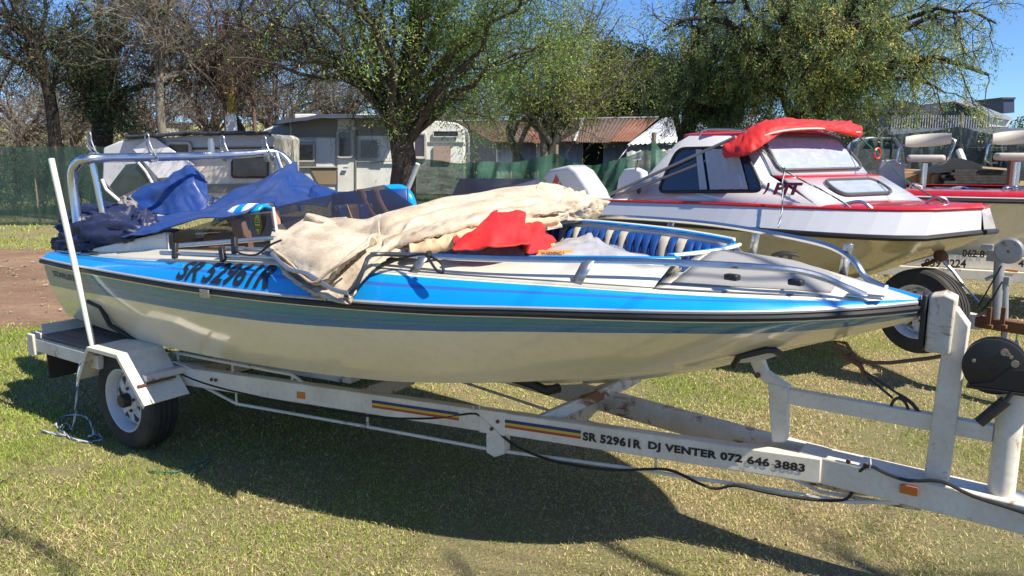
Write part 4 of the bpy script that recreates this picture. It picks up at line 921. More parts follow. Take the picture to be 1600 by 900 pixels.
# side panels: local (u, v, z)
SB = [(-2.98, .80, 1.225), (-2.62, .70, 1.44), (-2.32, .63, 1.74), (-2.2, .60, 1.80), (-1.58, .55, 1.79), (-1.30, .615, 1.48), (-.82, .66, 1.27)]
BOT = [(-2.98, .80, 1.225), (-.82, .66, 1.27)]
for s in (1, -1): shell('cabin_side', [[(a, -s * b, c) for a, b, c in [SB[0], SB[1], SB[2], SB[3], SB[4], SB[5], SB[6]]]], WHITEG)
roofz = .05
mb = MB(); mb.grid([[Vector((u, q * .58 * (1.06 if u < -2.0 else .98), 1.80 + .05 * (1 - q * q) - (.02 if u > -1.6 else 0))) for q in (-1, -.8, -.4, 0, .4, .8, 1)] for u in (-2.26, -2.0, -1.8, -1.62, -1.545)]); mb.build('cabin_roof', REDG, cb, smooth=50, solid=.03, bevel=.01)
mb = MB(); mb.grid([[Vector((-1.56, q * .55, 1.79 + .03 * (1 - q * q))) for q in (-1, -.5, 0, .5, 1)], [Vector((-1.30, q * .615, 1.48)) for q in (-1, -.5, 0, .5, 1)]]); mb.build('windscreen_frame', WHITEG, cb, solid=.015)
mb = MB(); mb.grid([[Vector((-1.31, q * .615, 1.482)) for q in (-1, -.5, 0, .5, 1)], [Vector((-1.17, q * .625, 1.462)) for q in (-1, -.5, 0, .5, 1)]]); mb.build('red_ledge', REDG, cb, solid=.012)
mb = MB(); mb.grid([[Vector((-1.17, q * .625, 1.458)) for q in (-1, -.5, 0, .5, 1)], [Vector((-.82, q * .665, 1.265)) for q in (-1, -.5, 0, .5, 1)]]); mb.build('trunk_front', WHITEG, cb, solid=.015)
mb = MB(); mb.add([(-2.26, -.61, 1.78), (-2.26, .61, 1.78), (-2.6, .70, 1.2), (-2.6, -.70, 1.2)], [(0, 1, 2, 3)]); mb.build('cabin_bulkhead', WHITEG, cb, solid=.01)
CURT = M('silver_sunshade', (.40, .45, .55), .22, .25, dirt=.5, dcol=(.7, .75, .85), dscale=7, stretch=(1, 1, 4))
CURT2 = M('faded_grey_curtain', (.46, .45, .48), .8, dirt=.4, stretch=(3, 3, 1))
NAVYG = M('dark_window_glass', (.02, .03, .06), .08, dirt=.2, coat=.8)
def roundpoly(P, r=.25, n=5):
    out = []; N = len(P); P = [Vector(p) for p in P]
    for i in range(N):
        a, b, c_ = P[i - 1], P[i], P[(i + 1) % N]; ra = min(r, (a - b).length * .45, (c_ - b).length * .45)
        p0 = b + (a - b).normalized() * ra; p1 = b + (c_ - b).normalized() * ra
        for j in range(n + 1):
            t = j / n; out.append((1 - t) ** 2 * p0 + 2 * t * (1 - t) * b + t * t * p1)
    return out
def window(par, P, nrm, r, frame, gl, fw=.014, name='window', lift=.012):
    nrm = Vector(nrm).normalized(); Q = [p + nrm * lift for p in roundpoly(P, r)]
    mb = MB(); mb.add([p + nrm * .004 for p in Q], [tuple(range(len(Q)))]); o = mb.build(name, gl, par, smooth=None)
    mb = MB(); mb.tube([p + nrm * .006 for p in Q], fw, 6, closed=True); mb.build('frame', frame, o); return o
for s in (1,):
    P = [FC.v(x_, y_, v_) for x_, y_, v_ in ((1030, 301, .76), (1062, 233, .655), (1164, 231, .60), (1196, 300, .67))]
    n_ = (P[1] - P[0]).cross(P[2] - P[0]).normalized(); n_ = -n_ if n_.y > 0 else n_
    w_ = window(cb, P, n_, .09, BLACKR, NAVYG, .014, lift=.02)
    mb = MB(); q = [P[0].lerp(P[3], .53), P[1].lerp(P[2], .42), P[1].lerp(P[2], .95), P[0].lerp(P[3], .90)]; q = [a.lerp((q[0] + q[2]) / 2, .08) + n_ * .040 for a in q]
    rows = [[q[0].lerp(q[3], t / 12) + n_ * .006 * math.sin(t * 2.1), q[1].lerp(q[2], t / 12) + n_ * .006 * math.sin(t * 2.1)] for t in range(13)]
    mb.grid(rows); mb.build('curtain', CURT2, w_, smooth=60)
    mb = MB(); q = [P[0].lerp(P[3], .44), P[1].lerp(P[2], .30), P[1].lerp(P[2], .40), P[0].lerp(P[3], .52)]; q = [a.lerp((q[0] + q[2]) / 2, .08) + n_ * .040 for a in q]; mb.add(q, [(0, 1, 2, 3)]); mb.build('curtain', CURT2, w_)
def wplane(poly, a, b, c_):           # point at (q along -1..1, t 0..1) on a front panel
    return None
fs = lambda q, t: Vector((-1.56 + .26 * t, q * (.55 + .065 * t), 1.79 + .03 * (1 - q * q) * (1 - t) - .31 * t))
n_ = Vector((.31, 0, .26)).normalized()
window(cb, [fs(-.88, .1), fs(.86, .1), fs(.92, .90), fs(-.84, .92)], n_, .07, M('grey_gasket', (.10, .095, .09), .5), CURT, .014, lift=.022)
fs2 = lambda q, t: Vector((-1.17 + .35 * t, q * (.625 + .04 * t), 1.458 - .193 * t)); n_ = Vector((.193, 0, .35)).normalized()
window(cb, [fs2(-.42, .18), fs2(.62, .18), fs2(.62, .72), fs2(-.42, .72)], n_, .13, M('grey_gasket'), CURT, .014, lift=.022)
# portlight, name lettering
p = FC.v(1000, 298, .80); mb = MB(); mb.lathe([(.001, 0), (.028, 0), (.030, .004)], p + Vector((0, -.012, 0)), (0.0, -1, .12), 20); mb.build('portlight', BLACKR, cb)
tp = FC.v(1210, 304, .665); te = FC.v(1254, 305, .665) - tp; tt = FC.v(1214, 285, .64) - tp
put_text('PIT', 'name_lettering', M('dark_red_lettering', (.30, .015, .03), .4), cb, lambda a, b: tp + te * a + tt * b + Vector((0, -.022, 0)), bold=.05, shear=.15)
mb = MB(); q0 = FC.v(1194, 304, .67) + Vector((0, -.022, 0)); e_ = te.normalized(); g_ = tt.normalized()
mb.add([q0 + e_ * a + g_ * b for a, b in ((0, 0), (.02, .005), (.045, .035), (.052, .07), (.048, .092), (.035, .098), (.026, .088), (.026, .06), (.018, .03))], [tuple(range(9))]); mb.build('name_flourish', M('dark_red_lettering'), cb, smooth=None)
# chrome handrails and bow rails
mb = MB(); mb.tube([FC.v(1093, 212, .60), FC.v(1098, 204, .60), FC.v(1110, 202, .59), FC.v(1158, 204, .57), FC.v(1172, 214, .56), FC.v(1200, 242, .57), FC.v(1228, 270, .60)], .010, 8, sm=4); mb.build('roof_rail', CHROME, cb)
mb = MB(); mb.tube([FC.v(1312, 330, .64), FC.v(1322, 319, .62), FC.v(1340, 315, .58), FC.v(1352, 318, .56), FC.v(1366, 330, .54)], .012, 8, sm=4); mb.build('bow_handrail', CHROME, cb)
mb = MB(); mb.tube([FC.v(1446, 318, .12), FC.v(1462, 308, .10), FC.v(1478, 312, .06), FC.v(1484, 326, .04)], .010, 8, sm=4); mb.build('bow_handrail', CHROME, cb)
# awning poles and the folded red awning
for a_, b_ in (((952, 304, .86), (1150, 214, .62)), ((958, 309, .86), (1168, 226, .60))):
    mb = MB(); mb.tube([FC.v(*a_), FC.v(*b_)], .014, 10); mb.build('awning_pole', M('old_aluminium', (.36, .34, .31), .4, .6), cb)
sl_ = [[(1140, 222, .50), (1134, 227, .62), (1129, 236, .72), (1134, 247, .74)], [(1168, 206, .44), (1163, 211, .56), (1160, 226, .70), (1167, 243, .72)], [(1190, 193, .34), (1188, 197, .46), (1190, 208, .58), (1198, 224, .60)],
       [(1215, 188, .15), (1216, 190, .30), (1218, 198, .42), (1222, 208, .43)], [(1262, 190, -.10), (1262, 192, .0), (1262, 198, .12), (1262, 204, .13)], [(1305, 192, -.42), (1305, 194, -.30), (1305, 200, -.22), (1305, 206, -.21)],
       [(1336, 193, -.66), (1338, 195, -.58), (1339, 204, -.50), (1336, 214, -.49)], [(1348, 199, -.72), (1349, 202, -.66), (1348, 208, -.61), (1344, 215, -.59)]]
mb = MB(); mb.grid(cloth(FC, sl_, 14, 8, lambda s_, r_, P: .012 * ridge(s_ * 9, r_ * 2 + s_ * 3, 2) + .007 * ridge(s_ * 24, r_ * 4, 6) + .010 * noise.noise(Vector((s_ * 4, r_ * 2, 3))))); mb.build('red_awning', REDC, cb, smooth=180, solid=.012)
mb = MB(); mb.tube([FC.v(1130, 238, .74), FC.v(1175, 220, .66), FC.v(1215, 206, .50), FC.v(1260, 201, .18), FC.v(1300, 202, -.16), FC.v(1344, 207, -.56)], .008, 6, sm=5); mb.build('awning_piping', M('pale_piping', (.6, .5, .42), .7), cb)
# cockpit seat, outboard
mb = MB(); mb.prism([FC.v(x_, y_, .1) for x_, y_ in ((962, 300), (966, 278), (974, 264), (990, 262), (1002, 268), (1004, 296))], (0, .1, 0)); mb.build('helm_seat', M('lavender_white_vinyl', (.62, .62, .68), .4), cb, bevel=.02)
mb = MB(); mb.cyl(FC.v(993, 266, .1), FC.v(996, 250, .1), .010, 8); mb.cyl(FC.v(990, 249, .1), FC.v(1001, 248, .1), .012, 8); mb.build('cleat_post', CHROME, cb)
ob = [FC.v(x_, y_, .12) for x_, y_ in ((846, 276), (858, 264), (886, 258), (898, 266), (918, 296), (930, 322), (868, 322))]
mb = MB(); mb.prism(ob, (0, .30, 0)); om = mb.build('outboard_cowl', WHITEG, cb, bevel=.05, seg=4)
for pl_, c in (([(868, 268), (872, 272), (868, 298), (860, 298)], 'r'), ([(873, 280), (878, 288), (870, 300), (864, 300)], 'r')):
    pass
q = [FC.v(x_, y_, .12) + Vector((0, -.004, 0)) for x_, y_ in ((869, 272), (874, 282), (866, 300), (858, 300))]; mb = MB(); mb.add(q, [(0, 1, 2, 3)])
q = [FC.v(x_, y_, .12) + Vector((0, -.004, 0)) for x_, y_ in ((875, 284), (884, 298), (886, 304), (870, 302))]; mb.add(q, [(0, 1, 2, 3)]); mb.build('cowl_marking', REDG, om, smooth=None)
mb = MB(); mb.box((-4.85, 0, .85), (.16, .2, .5)); mb.build('outboard_leg', BLACKR, cb, bevel=.02)
# mooring ropes over the cabin
for i, (pts, r_, m_, nm) in enumerate((([(1172, 215, .62), (1225, 265, .66), (1290, 300, .66), (1340, 330, .62)], .006, [RG2, RW], 'grey rope running from the cabin roof down to the bow rail'),
                          ([(1226, 262, .70), (1223, 285, .76), (1222, 325, .88), (1216, 355, 1.0)], .006, [RG2, RW], 'grey green rope hanging down the side of the cabin boat'),
                          ([(1340, 212, -.55), (1372, 240, -.5), (1420, 285, -.3), (1478, 318, -.03)], .006, [RG, RG2], 'green rope from the red awning down to the bow of the cabin boat'))):
    rope(None, [tow(FC, FC.v(*p)) for p in pts], r_, m_, 'mooring_rope', nm)
# its trailer with spare wheel, winch and jockey post
ct = thing('boat_trailer', 'rusty drawbar, winch and spare wheel of the trailer under the cabin boat', 'trailer', (FC.o[0], FC.o[1], 0), -FC.a)
for s in (1, -1): mb = MB(); mb.beam((-4.6, -s * .62, .42), (-.9, -s * .40, .46), .06, .1); mb.beam((-.9, -s * .40, .46), (.05, 0, .50), .06, .1); mb.build('side_beam', TRR, ct, bevel=.006)
mb = MB(); mb.beam((-.2, 0, .50), (1.1, 0, .53), .08, .08); mb.build('drawbar', RUST, ct, bevel=.01)
wheel(ct, FC.v(1440, 485, .22), (0, -1, 0), .30, .19, 'spare_wheel')
wheel(ct, (-3.3, -.86, .29), (0, -1, 0), .29, .18); wheel(ct, (-3.3, .86, .29), (0, 1, 0), .29, .18)
mb = MB(); a_ = FC.v(1562, 400, 0); b_ = FC.v(1556, 505, 0); mb.cyl(a_, b_, .032, 14); mb.build('winch_post', M('galvanised_steel', (.42, .42, .41), .45, .6, dirt=.5, rust=.2), ct)
GAL = M('galvanised_steel')
c_ = FC.v(1577, 392, .05); mb = MB(); mb.lathe([(.01, -.02), (.075, -.02), (.085, -.012), (.085, .012), (.075, .02), (.01, .02)], c_, (.25, -1, 0), 36); o = mb.build('winch_gear', GAL, ct, smooth=30)
mb = MB(); p = FC.v(1556, 400, .02); mb.box(p, (.10, .05, .075)); mb.box(p + Vector((-.06, 0, .055)), (.07, .04, .04), .4); mb.beam(p + Vector((-.03, -.02, -.03)), p + Vector((-.03, -.02, -.16)), .03, .006); mb.build('winch_bracket', GAL, ct, bevel=.004)
mb = MB(); mb.cyl(FC.v(1540, 437, .04), FC.v(1552, 431, .02), .012, 8); mb.build('winch_handle', GAL, ct)
mb = MB(); mb.cyl(FC.v(1571, 435, -.03), FC.v(1569, 535, -.03), .022, 12); mb.box(FC.v(1573, 438, -.03), (.05, .05, .05)); mb.build('jockey_post', GAL, ct)
for px in (1545, 1567): mb = MB(); mb.box(FC.v(px, 495, .06), (.03, .014, .13)); mb.box(FC.v(px, 510, .06), (.05, .03, .025)); mb.build('clamp', RUST, ct, bevel=.003)
mb = MB(); mb.tube([FC.v(1518, 500, .02), FC.v(1530, 492, .02), FC.v(1545, 488, .02)], .012, 6); mb.build('rubber_roller', M('orange_timber', (.5, .3, .14), .8), ct)
mb = MB(); mb.tube([FC.v(1565, 415, .03), FC.v(1545, 450, .03), FC.v(1527, 482, .03)], .005, 6); mb.tube([FC.v(1566, 440, .03), FC.v(1552, 465, .03), FC.v(1534, 486, .03)], .005, 6); mb.build('brake_cable', CABLE, ct)
mb = MB(); mb.tube([FC.v(1472, 405, .05), FC.v(1490, 425, .05), FC.v(1506, 447, .05)], .012, 8); mb.tube([FC.v(1506, 447, .05), FC.v(1530, 472, .05)], .006, 6); mb.build('turnbuckle', CHROME, ct)
mb = MB(); mb.lathe([(.001, -.05), (.035, -.04), (.045, 0), (.035, .04), (.001, .05)], FC.v(1470, 400, .05), (0, -1, .3), 12); mb.tube([FC.v(1440, 415, .1), FC.v(1455, 410, .08), FC.v(1470, 402, .05)], .014, 6); mb.build('bow_roller', RUST, ct)
mb = MB(); mb.tube([FC.v(1592, 500, .0), FC.v(1589, 520, 0), FC.v(1587, 540, 0)], .005, 6); mb.cyl(FC.v(1588, 532, 0), FC.v(1591, 550, 0), .012, 8); mb.build('plug_lead', M('grey_plug', (.3, .32, .36), .5), ct)

# ================================================================ BASS BOAT with bar seats
_g = G(1430, 312, 1.2); A3 = R(25); F3 = Frame(_g.x + .9 * math.sin(A3), _g.y + .9 * math.cos(A3), A3)
b3 = thing('fishing_boat', 'low red and beige fishing boat with two high bar seats at the right edge', 'boat', (F3.o[0], F3.o[1], 0), -A3)
us = [-2.6, -1.0, 0, 1.0, 1.8, 2.4, 2.75]
h3, U3 = make_hull(b3, us, [.86, .9, .9, .86, .66, .34, .03], [1.18, 1.19, 1.2, 1.2, 1.2, 1.2, 1.2], [.76, .78, .76, .62, .34, .12, .01], [.62, .60, .62, .74, .92, 1.06, 1.14], [.4, .4, .42, .52, .74, .95, 1.12], REDG, TANH, BLACKR)
mb = MB()
for s in (1, -1): mb.grid([[Vector((u, -s * h3[0](u), h3[1](u) + .012)), Vector((u, -s * max(0, h3[0](u) - .06), h3[1](u) + .085)), Vector((u, -s * max(0, h3[0](u) - .2), h3[1](u) + .095))] for u in U3])
mb.build('deck_side', REDG, b3, smooth=40, solid=.01)
mb = MB(); mb.grid([[Vector((u, q * max(0, h3[0](u) - .2), h3[1](u) + .05)) for q in (-1, 0, 1)] for u in U3 if u > -1.2]); mb.build('casting_deck', M('grey_deck_carpet', (.10, .095, .09), .95, bmp=.3, bscale=120), b3, solid=.02)
mb = MB()
for s in (1, -1): mb.tube([Vector((u, -s * (h3[0](u) + .008), h3[1](u) + .03)) for u in U3], .008, 6)
mb.build('white_insert', M('strake_white', (.6, .6, .6), .4), b3)
def barseat(px, py, v, k=1.0):
    c_ = F3.v(px, py, v); c_.z = 1.60 if px < 1500 else 1.62
    e = thing('x', None, None); bpy.data.objects.remove(e)
    mb = MB(); mb.box(c_, (.40 * k, .36 * k, .075)); o = mb.build('seat', M('cream_seat_vinyl', (.50, .45, .38), .5, dirt=.3), b3, bevel=.03, seg=3)
    o.rotation_euler = (0, 0, 0)
    mb = MB(); rows = []
    for i in range(11):
        t = i / 10; x_ = (t - .5) * .46 * k; yy = .17 * k - .10 * (2 * t - 1) ** 2
        row = []
        for j in range(8):
            an = 2 * math.pi * j / 8; row.append(c_ + Vector((x_ + .02 * t, yy + .035 * math.cos(an), .175 + .03 * t + .068 * math.sin(an) * (1 - .25 * abs(2 * t - 1) ** 3))))
        rows.append(row)
    mb.grid(rows, closed=True); mb.add(rows[0], [tuple(range(8))]); mb.add(rows[-1], [tuple(range(8))]); mb.build('backrest', M('cream_seat_vinyl'), o, smooth=60)
    mb = MB()
    mb.tube([c_ + Vector((-.16, .1, -.06)), c_ + Vector((-.26, .04, -.05)), c_ + Vector((-.265, .04, .03)), c_ + Vector((-.25, .06, .12)), c_ + Vector((-.14, .14, .17))], .010, 8, sm=4); mb.build('arm_tube', CHROME, o); mb = MB()
    mb.tube([c_ + Vector((.12, .1, -.06)), c_ + Vector((.19, .04, -.04)), c_ + Vector((.23, .04, .06)), c_ + Vector((.26, .07, .18)), c_ + Vector((.2, .12, .22))], .010, 8, sm=4); mb.build('arm_tube', CHROME, o)
    mb = MB(); mb.cyl(c_ + Vector((0, 0, -.05)), Vector((c_.x, c_.y, 1.27)), .030 * k, 14); mb.lathe([(.001, 0), (.11, 0), (.11, -.02), (.001, -.02)], Vector((c_.x, c_.y, 1.275)), (0, 0, 1), 20); mb.build('pedestal', CHROME, o)
barseat(1447, 240, .25, .88); barseat(1592, 235, .45, .98)
# console, wheel, rails, windscreens
mb = MB(); mb.prism([F3.v(x_, y_, .1) for x_, y_ in ((1376, 300), (1372, 262), (1378, 250), (1410, 250), (1412, 258), (1417, 300))], (0, .35, 0)); mb.build('console', M('pale_console', (.42, .38, .42), .5, dirt=.5, stretch=(6, 1, 1)), b3, bevel=.015)
mb = MB(); mb.tube([F3.v(1371, 240, .12) + Vector((.03 * math.cos(a) , .05 * math.cos(a), .058 * math.sin(a))) for a in [2 * math.pi * i / 20 for i in range(20)]], .012, 6, closed=True); mb.build('steering_wheel', M('orange_red_plastic', (.55, .06, .02), .4), b3)
for pts in ([(1476, 306, .55), (1480, 298, .5), (1492, 293, .45), (1510, 294, .4), (1520, 304, .4)], [(1560, 305, .6), (1566, 296, .55), (1575, 292, .5), (1600, 294, .5), (1640, 298, .5)]):
    mb = MB(); mb.tube([F3.v(*p) for p in pts], .012, 8, sm=4); mb.build('grab_rail', CHROME, b3)
mb = MB(); mb.prism([F3.v(x_, y_, .5) for x_, y_ in ((1455, 304), (1462, 294), (1540, 296), (1580, 303), (1590, 308), (1455, 308))], (0, .4, 0)); mb.build('dark_coaming', M('dark_upholstery', (.06, .05, .05), .6), b3, bevel=.01)
mb = MB(); mb.prism([F3.v(x_, y_, .45) for x_, y_ in ((1422, 304), (1424, 292), (1430, 288), (1440, 290), (1444, 304))], (0, .5, 0)); mb.build('cooler_box', M('pink_white_plastic', (.6, .42, .42), .4), b3, bevel=.01)
t3 = thing('boat_trailer', 'white trailer with a black phone number on its rail under the red fishing boat', 'trailer', (F3.o[0], F3.o[1], 0), -A3)
for s in (1, -1):
    mb = MB(); mb.beam((-2.8, -s * .80, .60), (3.4, -s * .80, .60), .05, .13); mb.build('side_beam', TRW, t3, bevel=.006)
    mb = MB(); mb.beam((-2.8, -s * .86, .48), (3.4, -s * .86, .48), .05, .10); mb.build('lower_rail', TRW, t3, bevel=.006)
    wheel(t3, (-1.4, -s * .92, .29), (0, -s, 0), .29, .18)
    for u_ in (-2.6, -.2, 1.6): mb = MB(); mb.beam((u_, -s * .80, .42), (u_, -s * .5, .62), .05, .06); mb.build('bracket', TRR, t3)
mb = MB(); mb.cyl((-1.4, -.9, .29), (-1.4, .9, .29), .03, 10); mb.build('axle', RUST, t3)
tx = F3.v(1444, 417, .888); ty_ = F3.v(1509, 419, .888) - tx
put_text('059 4224', 'rail_lettering', TEXTB, t3, lambda a, b: tx + ty_ * a + Vector((0, -.002, .085 * b)), bold=.03)
tx2 = F3.v(1503, 401, .828); ty2 = F3.v(1538, 403, .828) - tx2
put_text('062 8', 'rail_lettering', TEXTB, t3, lambda a, b: tx2 + ty2 * a + Vector((0, -.002, .075 * b)), bold=.03)
tx3 = F3.v(1590, 417, .888); 
put_text('4', 'rail_lettering', TEXTB, t3, lambda a, b: tx3 + Vector((.05 * a, -.002, .07 * b)), bold=.03)
mb = MB(); mb.beam(F3.v(1571, 422, .90), F3.v(1590, 424, .90), .02, .02); mb.build('reflector', ORANGE, t3)

# ================================================================ GROUND
def road_in(x, y):                    # the brown dirt track on the left, seen on the ground plan
    k = noise.noise(Vector((x * .7, y * .7, 2))) * .35 + noise.noise(Vector((x * 3, y * 3, 5))) * .12
    near = 7.35 + (x + 4.3) * .30 + k; far = 13.3 + k + (x + 8) * .05
    right = 2.2
    return near < y < far and x < -1.2 + k
def np_noise(X, Y, sc_, seed):        # cheap value noise for arrays
    rs = np.random.RandomState(seed); n = 64; g = rs.rand(n, n)
    x = X * sc_ + 1000; y = Y * sc_ + 1000; xi = np.floor(x).astype(int); yi = np.floor(y).astype(int); fx = x - xi; fy = y - yi
    fx = fx * fx * (3 - 2 * fx); fy = fy * fy * (3 - 2 * fy); a = g[xi % n, yi % n]; b = g[(xi + 1) % n, yi % n]; c = g[xi % n, (yi + 1) % n]; d = g[(xi + 1) % n, (yi + 1) % n]
    return a * (1 - fx) * (1 - fy) + b * fx * (1 - fy) + c * (1 - fx) * fy + d * fx * fy
def raw_mesh(name, verts, faces_n, idx, mat, parent=None, tint=None, smooth=False):
    me = bpy.data.meshes.new(name); nv = len(verts); nf = len(idx) // faces_n
    me.vertices.add(nv); me.vertices.foreach_set('co', verts.astype(np.float32).ravel())
    me.loops.add(len(idx)); me.loops.foreach_set('vertex_index', idx.astype(np.int32))
    me.polygons.add(nf); me.polygons.foreach_set('loop_start', np.arange(0, len(idx), faces_n, dtype=np.int32)); me.polygons.foreach_set('loop_total', np.full(nf, faces_n, dtype=np.int32))
    me.update(calc_edges=True)
    if tint is not None:
        a = me.attributes.new('tint', 'FLOAT_COLOR', 'POINT'); a.data.foreach_set('color', np.c_[tint, np.ones(nv)].astype(np.float32).ravel())
    me.materials.append(mat)
    if smooth: me.shade_smooth()
    o = bpy.data.objects.new(name, me); COL.objects.link(o)
    if parent: o.parent = parent
    return o
m, t, b = new_mat('lawn_soil')
c1 = mix(t, ramp(t, nz(t, 1.3, 5, .6), [(.35, 0.0), (.65, 1.0)]), (.26, .25, .09), (.40, .30, .17))
c2 = mix(t, ramp(t, nz(t, 60, 4, .7), [(.35, 0.0), (.7, 1.0)]), c1, (.13, .13, .05)); c2 = mix(t, ramp(t, nz(t, 110, 3, .7), [(.5, 0.0), (.75, .7)]), c2, (.38, .30, .18))
t.links.new(c2, b.inputs['Base Color']); b.inputs['Roughness'].default_value = .95; bump(t, b, nz(t, 90, 5, .7), .8, .03)
mb = MB(); n = 60
mb.grid([[Vector((-120 + 240 * i / n, -40 + 240 * j / n, 0)) for j in range(n + 1)] for i in range(n + 1)])
lawn = mb.build('lawn', m, None, smooth=None); tag(lawn, kind='structure')
m, t, b = new_mat('dirt_track')
c1 = mix(t, ramp(t, nz(t, .8, 6, .65), [(.35, 0.0), (.65, 1.0)]), (.21, .12, .07), (.35, .22, .135))
c2 = mix(t, ramp(t, nz(t, 9, 6, .7, stretch=(.5, 1.6, 1)), [(.4, 0.0), (.75, .8)]), c1, (.13, .075, .05)); c2 = mix(t, ramp(t, nz(t, 45, 4, .7), [(.58, 0.0), (.7, .7)]), c2, (.42, .33, .26))
t.links.new(c2, b.inputs['Base Color']); b.inputs['Roughness'].default_value = .95; bump(t, b, nz(t, 14, 8, .7), .9, .05)
mb = MB(); rows = []
xs_ = np.linspace(-30, -1.0, 90)
for x_ in xs_:
    lo = 7.35 + (x_ + 4.3) * .30 + noise.noise(Vector((x_ * .7, 5, 2))) * .25 + noise.noise(Vector((x_ * 3, 7, 5))) * .1; hi = 13.4 + (x_ + 8) * .05 + noise.noise(Vector((x_ * .6, 13, 2))) * .3
    lo = max(lo, 2.0); rows.append([Vector((x_, lo + (hi - lo) * j / 10, .004)) for j in range(11)])
mb.grid(rows); road = mb.build('dirt_road', m, None, smooth=None); tag(road, kind='structure')
# hill far left
mb = MB(); rows = []
for i in range(30):
    x_ = -110 + 150 * i / 29; rows.append([Vector((x_, y_, max(-.3, (y_ - 46) * .085 * (1 if x_ < -30 else max(0, 1 - (x_ + 30) / 50)) + noise.noise(Vector((x_ * .05, y_ * .05, 1))) * .6))) for y_ in np.linspace(44, 120, 12)])
mb.grid(rows); hl = mb.build('hill', M('dry_field', (.34, .33, .13), .95, dirt=.5, dcol=(.22, .2, .08), dscale=.3), None, smooth=60); tag(hl, kind='structure')
# grass blades
def blades(n, y0, y1, seed, h0, h1, w0, dry=.47):
    rs = np.random.RandomState(seed)
    Y = np.sqrt(rs.uniform(y0 ** 2, y1 ** 2, n)); X = rs.uniform(-1, 1, n) * (.74 * Y + .9)
    keep = ~((Y > 7.35 + (X + 4.3) * .30 + (np_noise(X, Y, 1.5, 3) - .5) * .7) & (Y < 13.3 + (X + 8) * .05 + (np_noise(X, Y, 1.2, 4) - .5) * .7) & (X < -1.0)) | (rs.rand(n) < .03)
    keep &= rs.rand(n) < np.clip(.15 + np_noise(X, Y, 1.3, 11) * 1.1 + (np_noise(X, Y, 4.2, 12) - .5) * .8, .12, 1)
    X, Y = X[keep], Y[keep]; n = len(X)
    h = rs.uniform(h0, h1, n) * (.6 + .8 * np_noise(X, Y, .9, 5)); w = w0 * rs.uniform(.6, 1.3, n)
    an = rs.uniform(0, 2 * np.pi, n); ln = rs.uniform(.2, 1.5, n); isdry = rs.rand(n) < (dry + .7 * (np_noise(X, Y, .75, 8) - .5) + .75 * (np_noise(X, Y, 2.6, 9) - .5) + .05 * X)
    ln = np.where(isdry, rs.uniform(.8, 3.0, n), ln)
    ca, sa = np.cos(an), np.sin(an); a2 = rs.uniform(0, 2 * np.pi, n); cs, ss = np.cos(a2), np.sin(a2)
    z0 = np.where(isdry, rs.uniform(.0, .012, n), 0)
    hh = h / np.sqrt(1 + ln ** 2)
    base = np.stack([X, Y, z0], 1); tip = base + np.stack([ca * hh * ln, sa * hh * ln, hh], 1); mid = base + np.stack([ca * hh * ln * .35, sa * hh * ln * .35, hh * .62], 1)
    sd = np.stack([cs * w, ss * w, np.zeros(n)], 1)
    V = np.stack([base - sd, base + sd, mid + sd * .8, tip, mid - sd * .8], 1).reshape(-1, 3)
    # colours: fresh green, olive, straw
    g1 = np.array([.20, .31, .035]); g2 = np.array([.50, .57, .10]); s1 = np.array([.86, .70, .38]); s2 = np.array([.54, .40, .21])
    q = rs.rand(n, 1) * .7 + .3 * np_noise(X, Y, 2.5, 10)[:, None]; q2 = rs.rand(n, 1)
    col = np.where(isdry[:, None], s1 * (1 - q2) + s2 * q2, g1 * (1 - q) + g2 * q) * rs.uniform(.75, 1.2, (n, 1))
    T = np.repeat(col, 5, 0)
    I = (np.arange(n)[:, None] * 5 + np.arange(5)[None]).ravel()
    return V, I, T
GV, GI, GT = [], [], []; off = 0
for a in ((250000, 1.9, 4.3, 1, .009, .030, .0014), (220000, 4.3, 7.2, 2, .011, .033, .0023), (150000, 7.2, 15, 3, .018, .05, .005), (60000, 15, 40, 4, .03, .08, .012)):
    V, I, T = blades(*a); GV.append(V); GI.append(I + off); GT.append(T); off += len(V)
gr = raw_mesh('grass', np.concatenate(GV), 5, np.concatenate(GI), GRASSM, None, np.concatenate(GT)); tag(gr, 'short lawn grass mixed with dry straw', 'grass', kind='stuff')
rs = np.random.RandomState(77); n = 420; Y = np.sqrt(rs.uniform(2.2 ** 2, 9 ** 2, n)); X = rs.uniform(-1, 1, n) * (.72 * Y + .4); P = np.stack([X, Y, rs.uniform(.010, .026, n)], 1)
d_ = rs.normal(size=(n, 3)) * np.array([1, 1, .25]); d_ /= np.linalg.norm(d_, axis=1)[:, None]; s_ = np.cross(d_, np.array([0, 0, 1.]) + rs.normal(size=(n, 3)) * .3); l_ = rs.uniform(.010, .028, (n, 1))
V = np.stack([P, P + d_ * l_ * .5 + s_ * l_ * .28, P + d_ * l_, P + d_ * l_ * .5 - s_ * l_ * .28], 1).reshape(-1, 3)
fl = raw_mesh('fallen_leaves', V, 4, np.arange(n * 4), LEAF, None, np.repeat(np.array([.20, .11, .05]) * rs.uniform(.5, 1.8, (n, 1)), 4, 0)); tag(fl, 'small brown fallen leaves scattered on the lawn', 'leaves', kind='stuff')
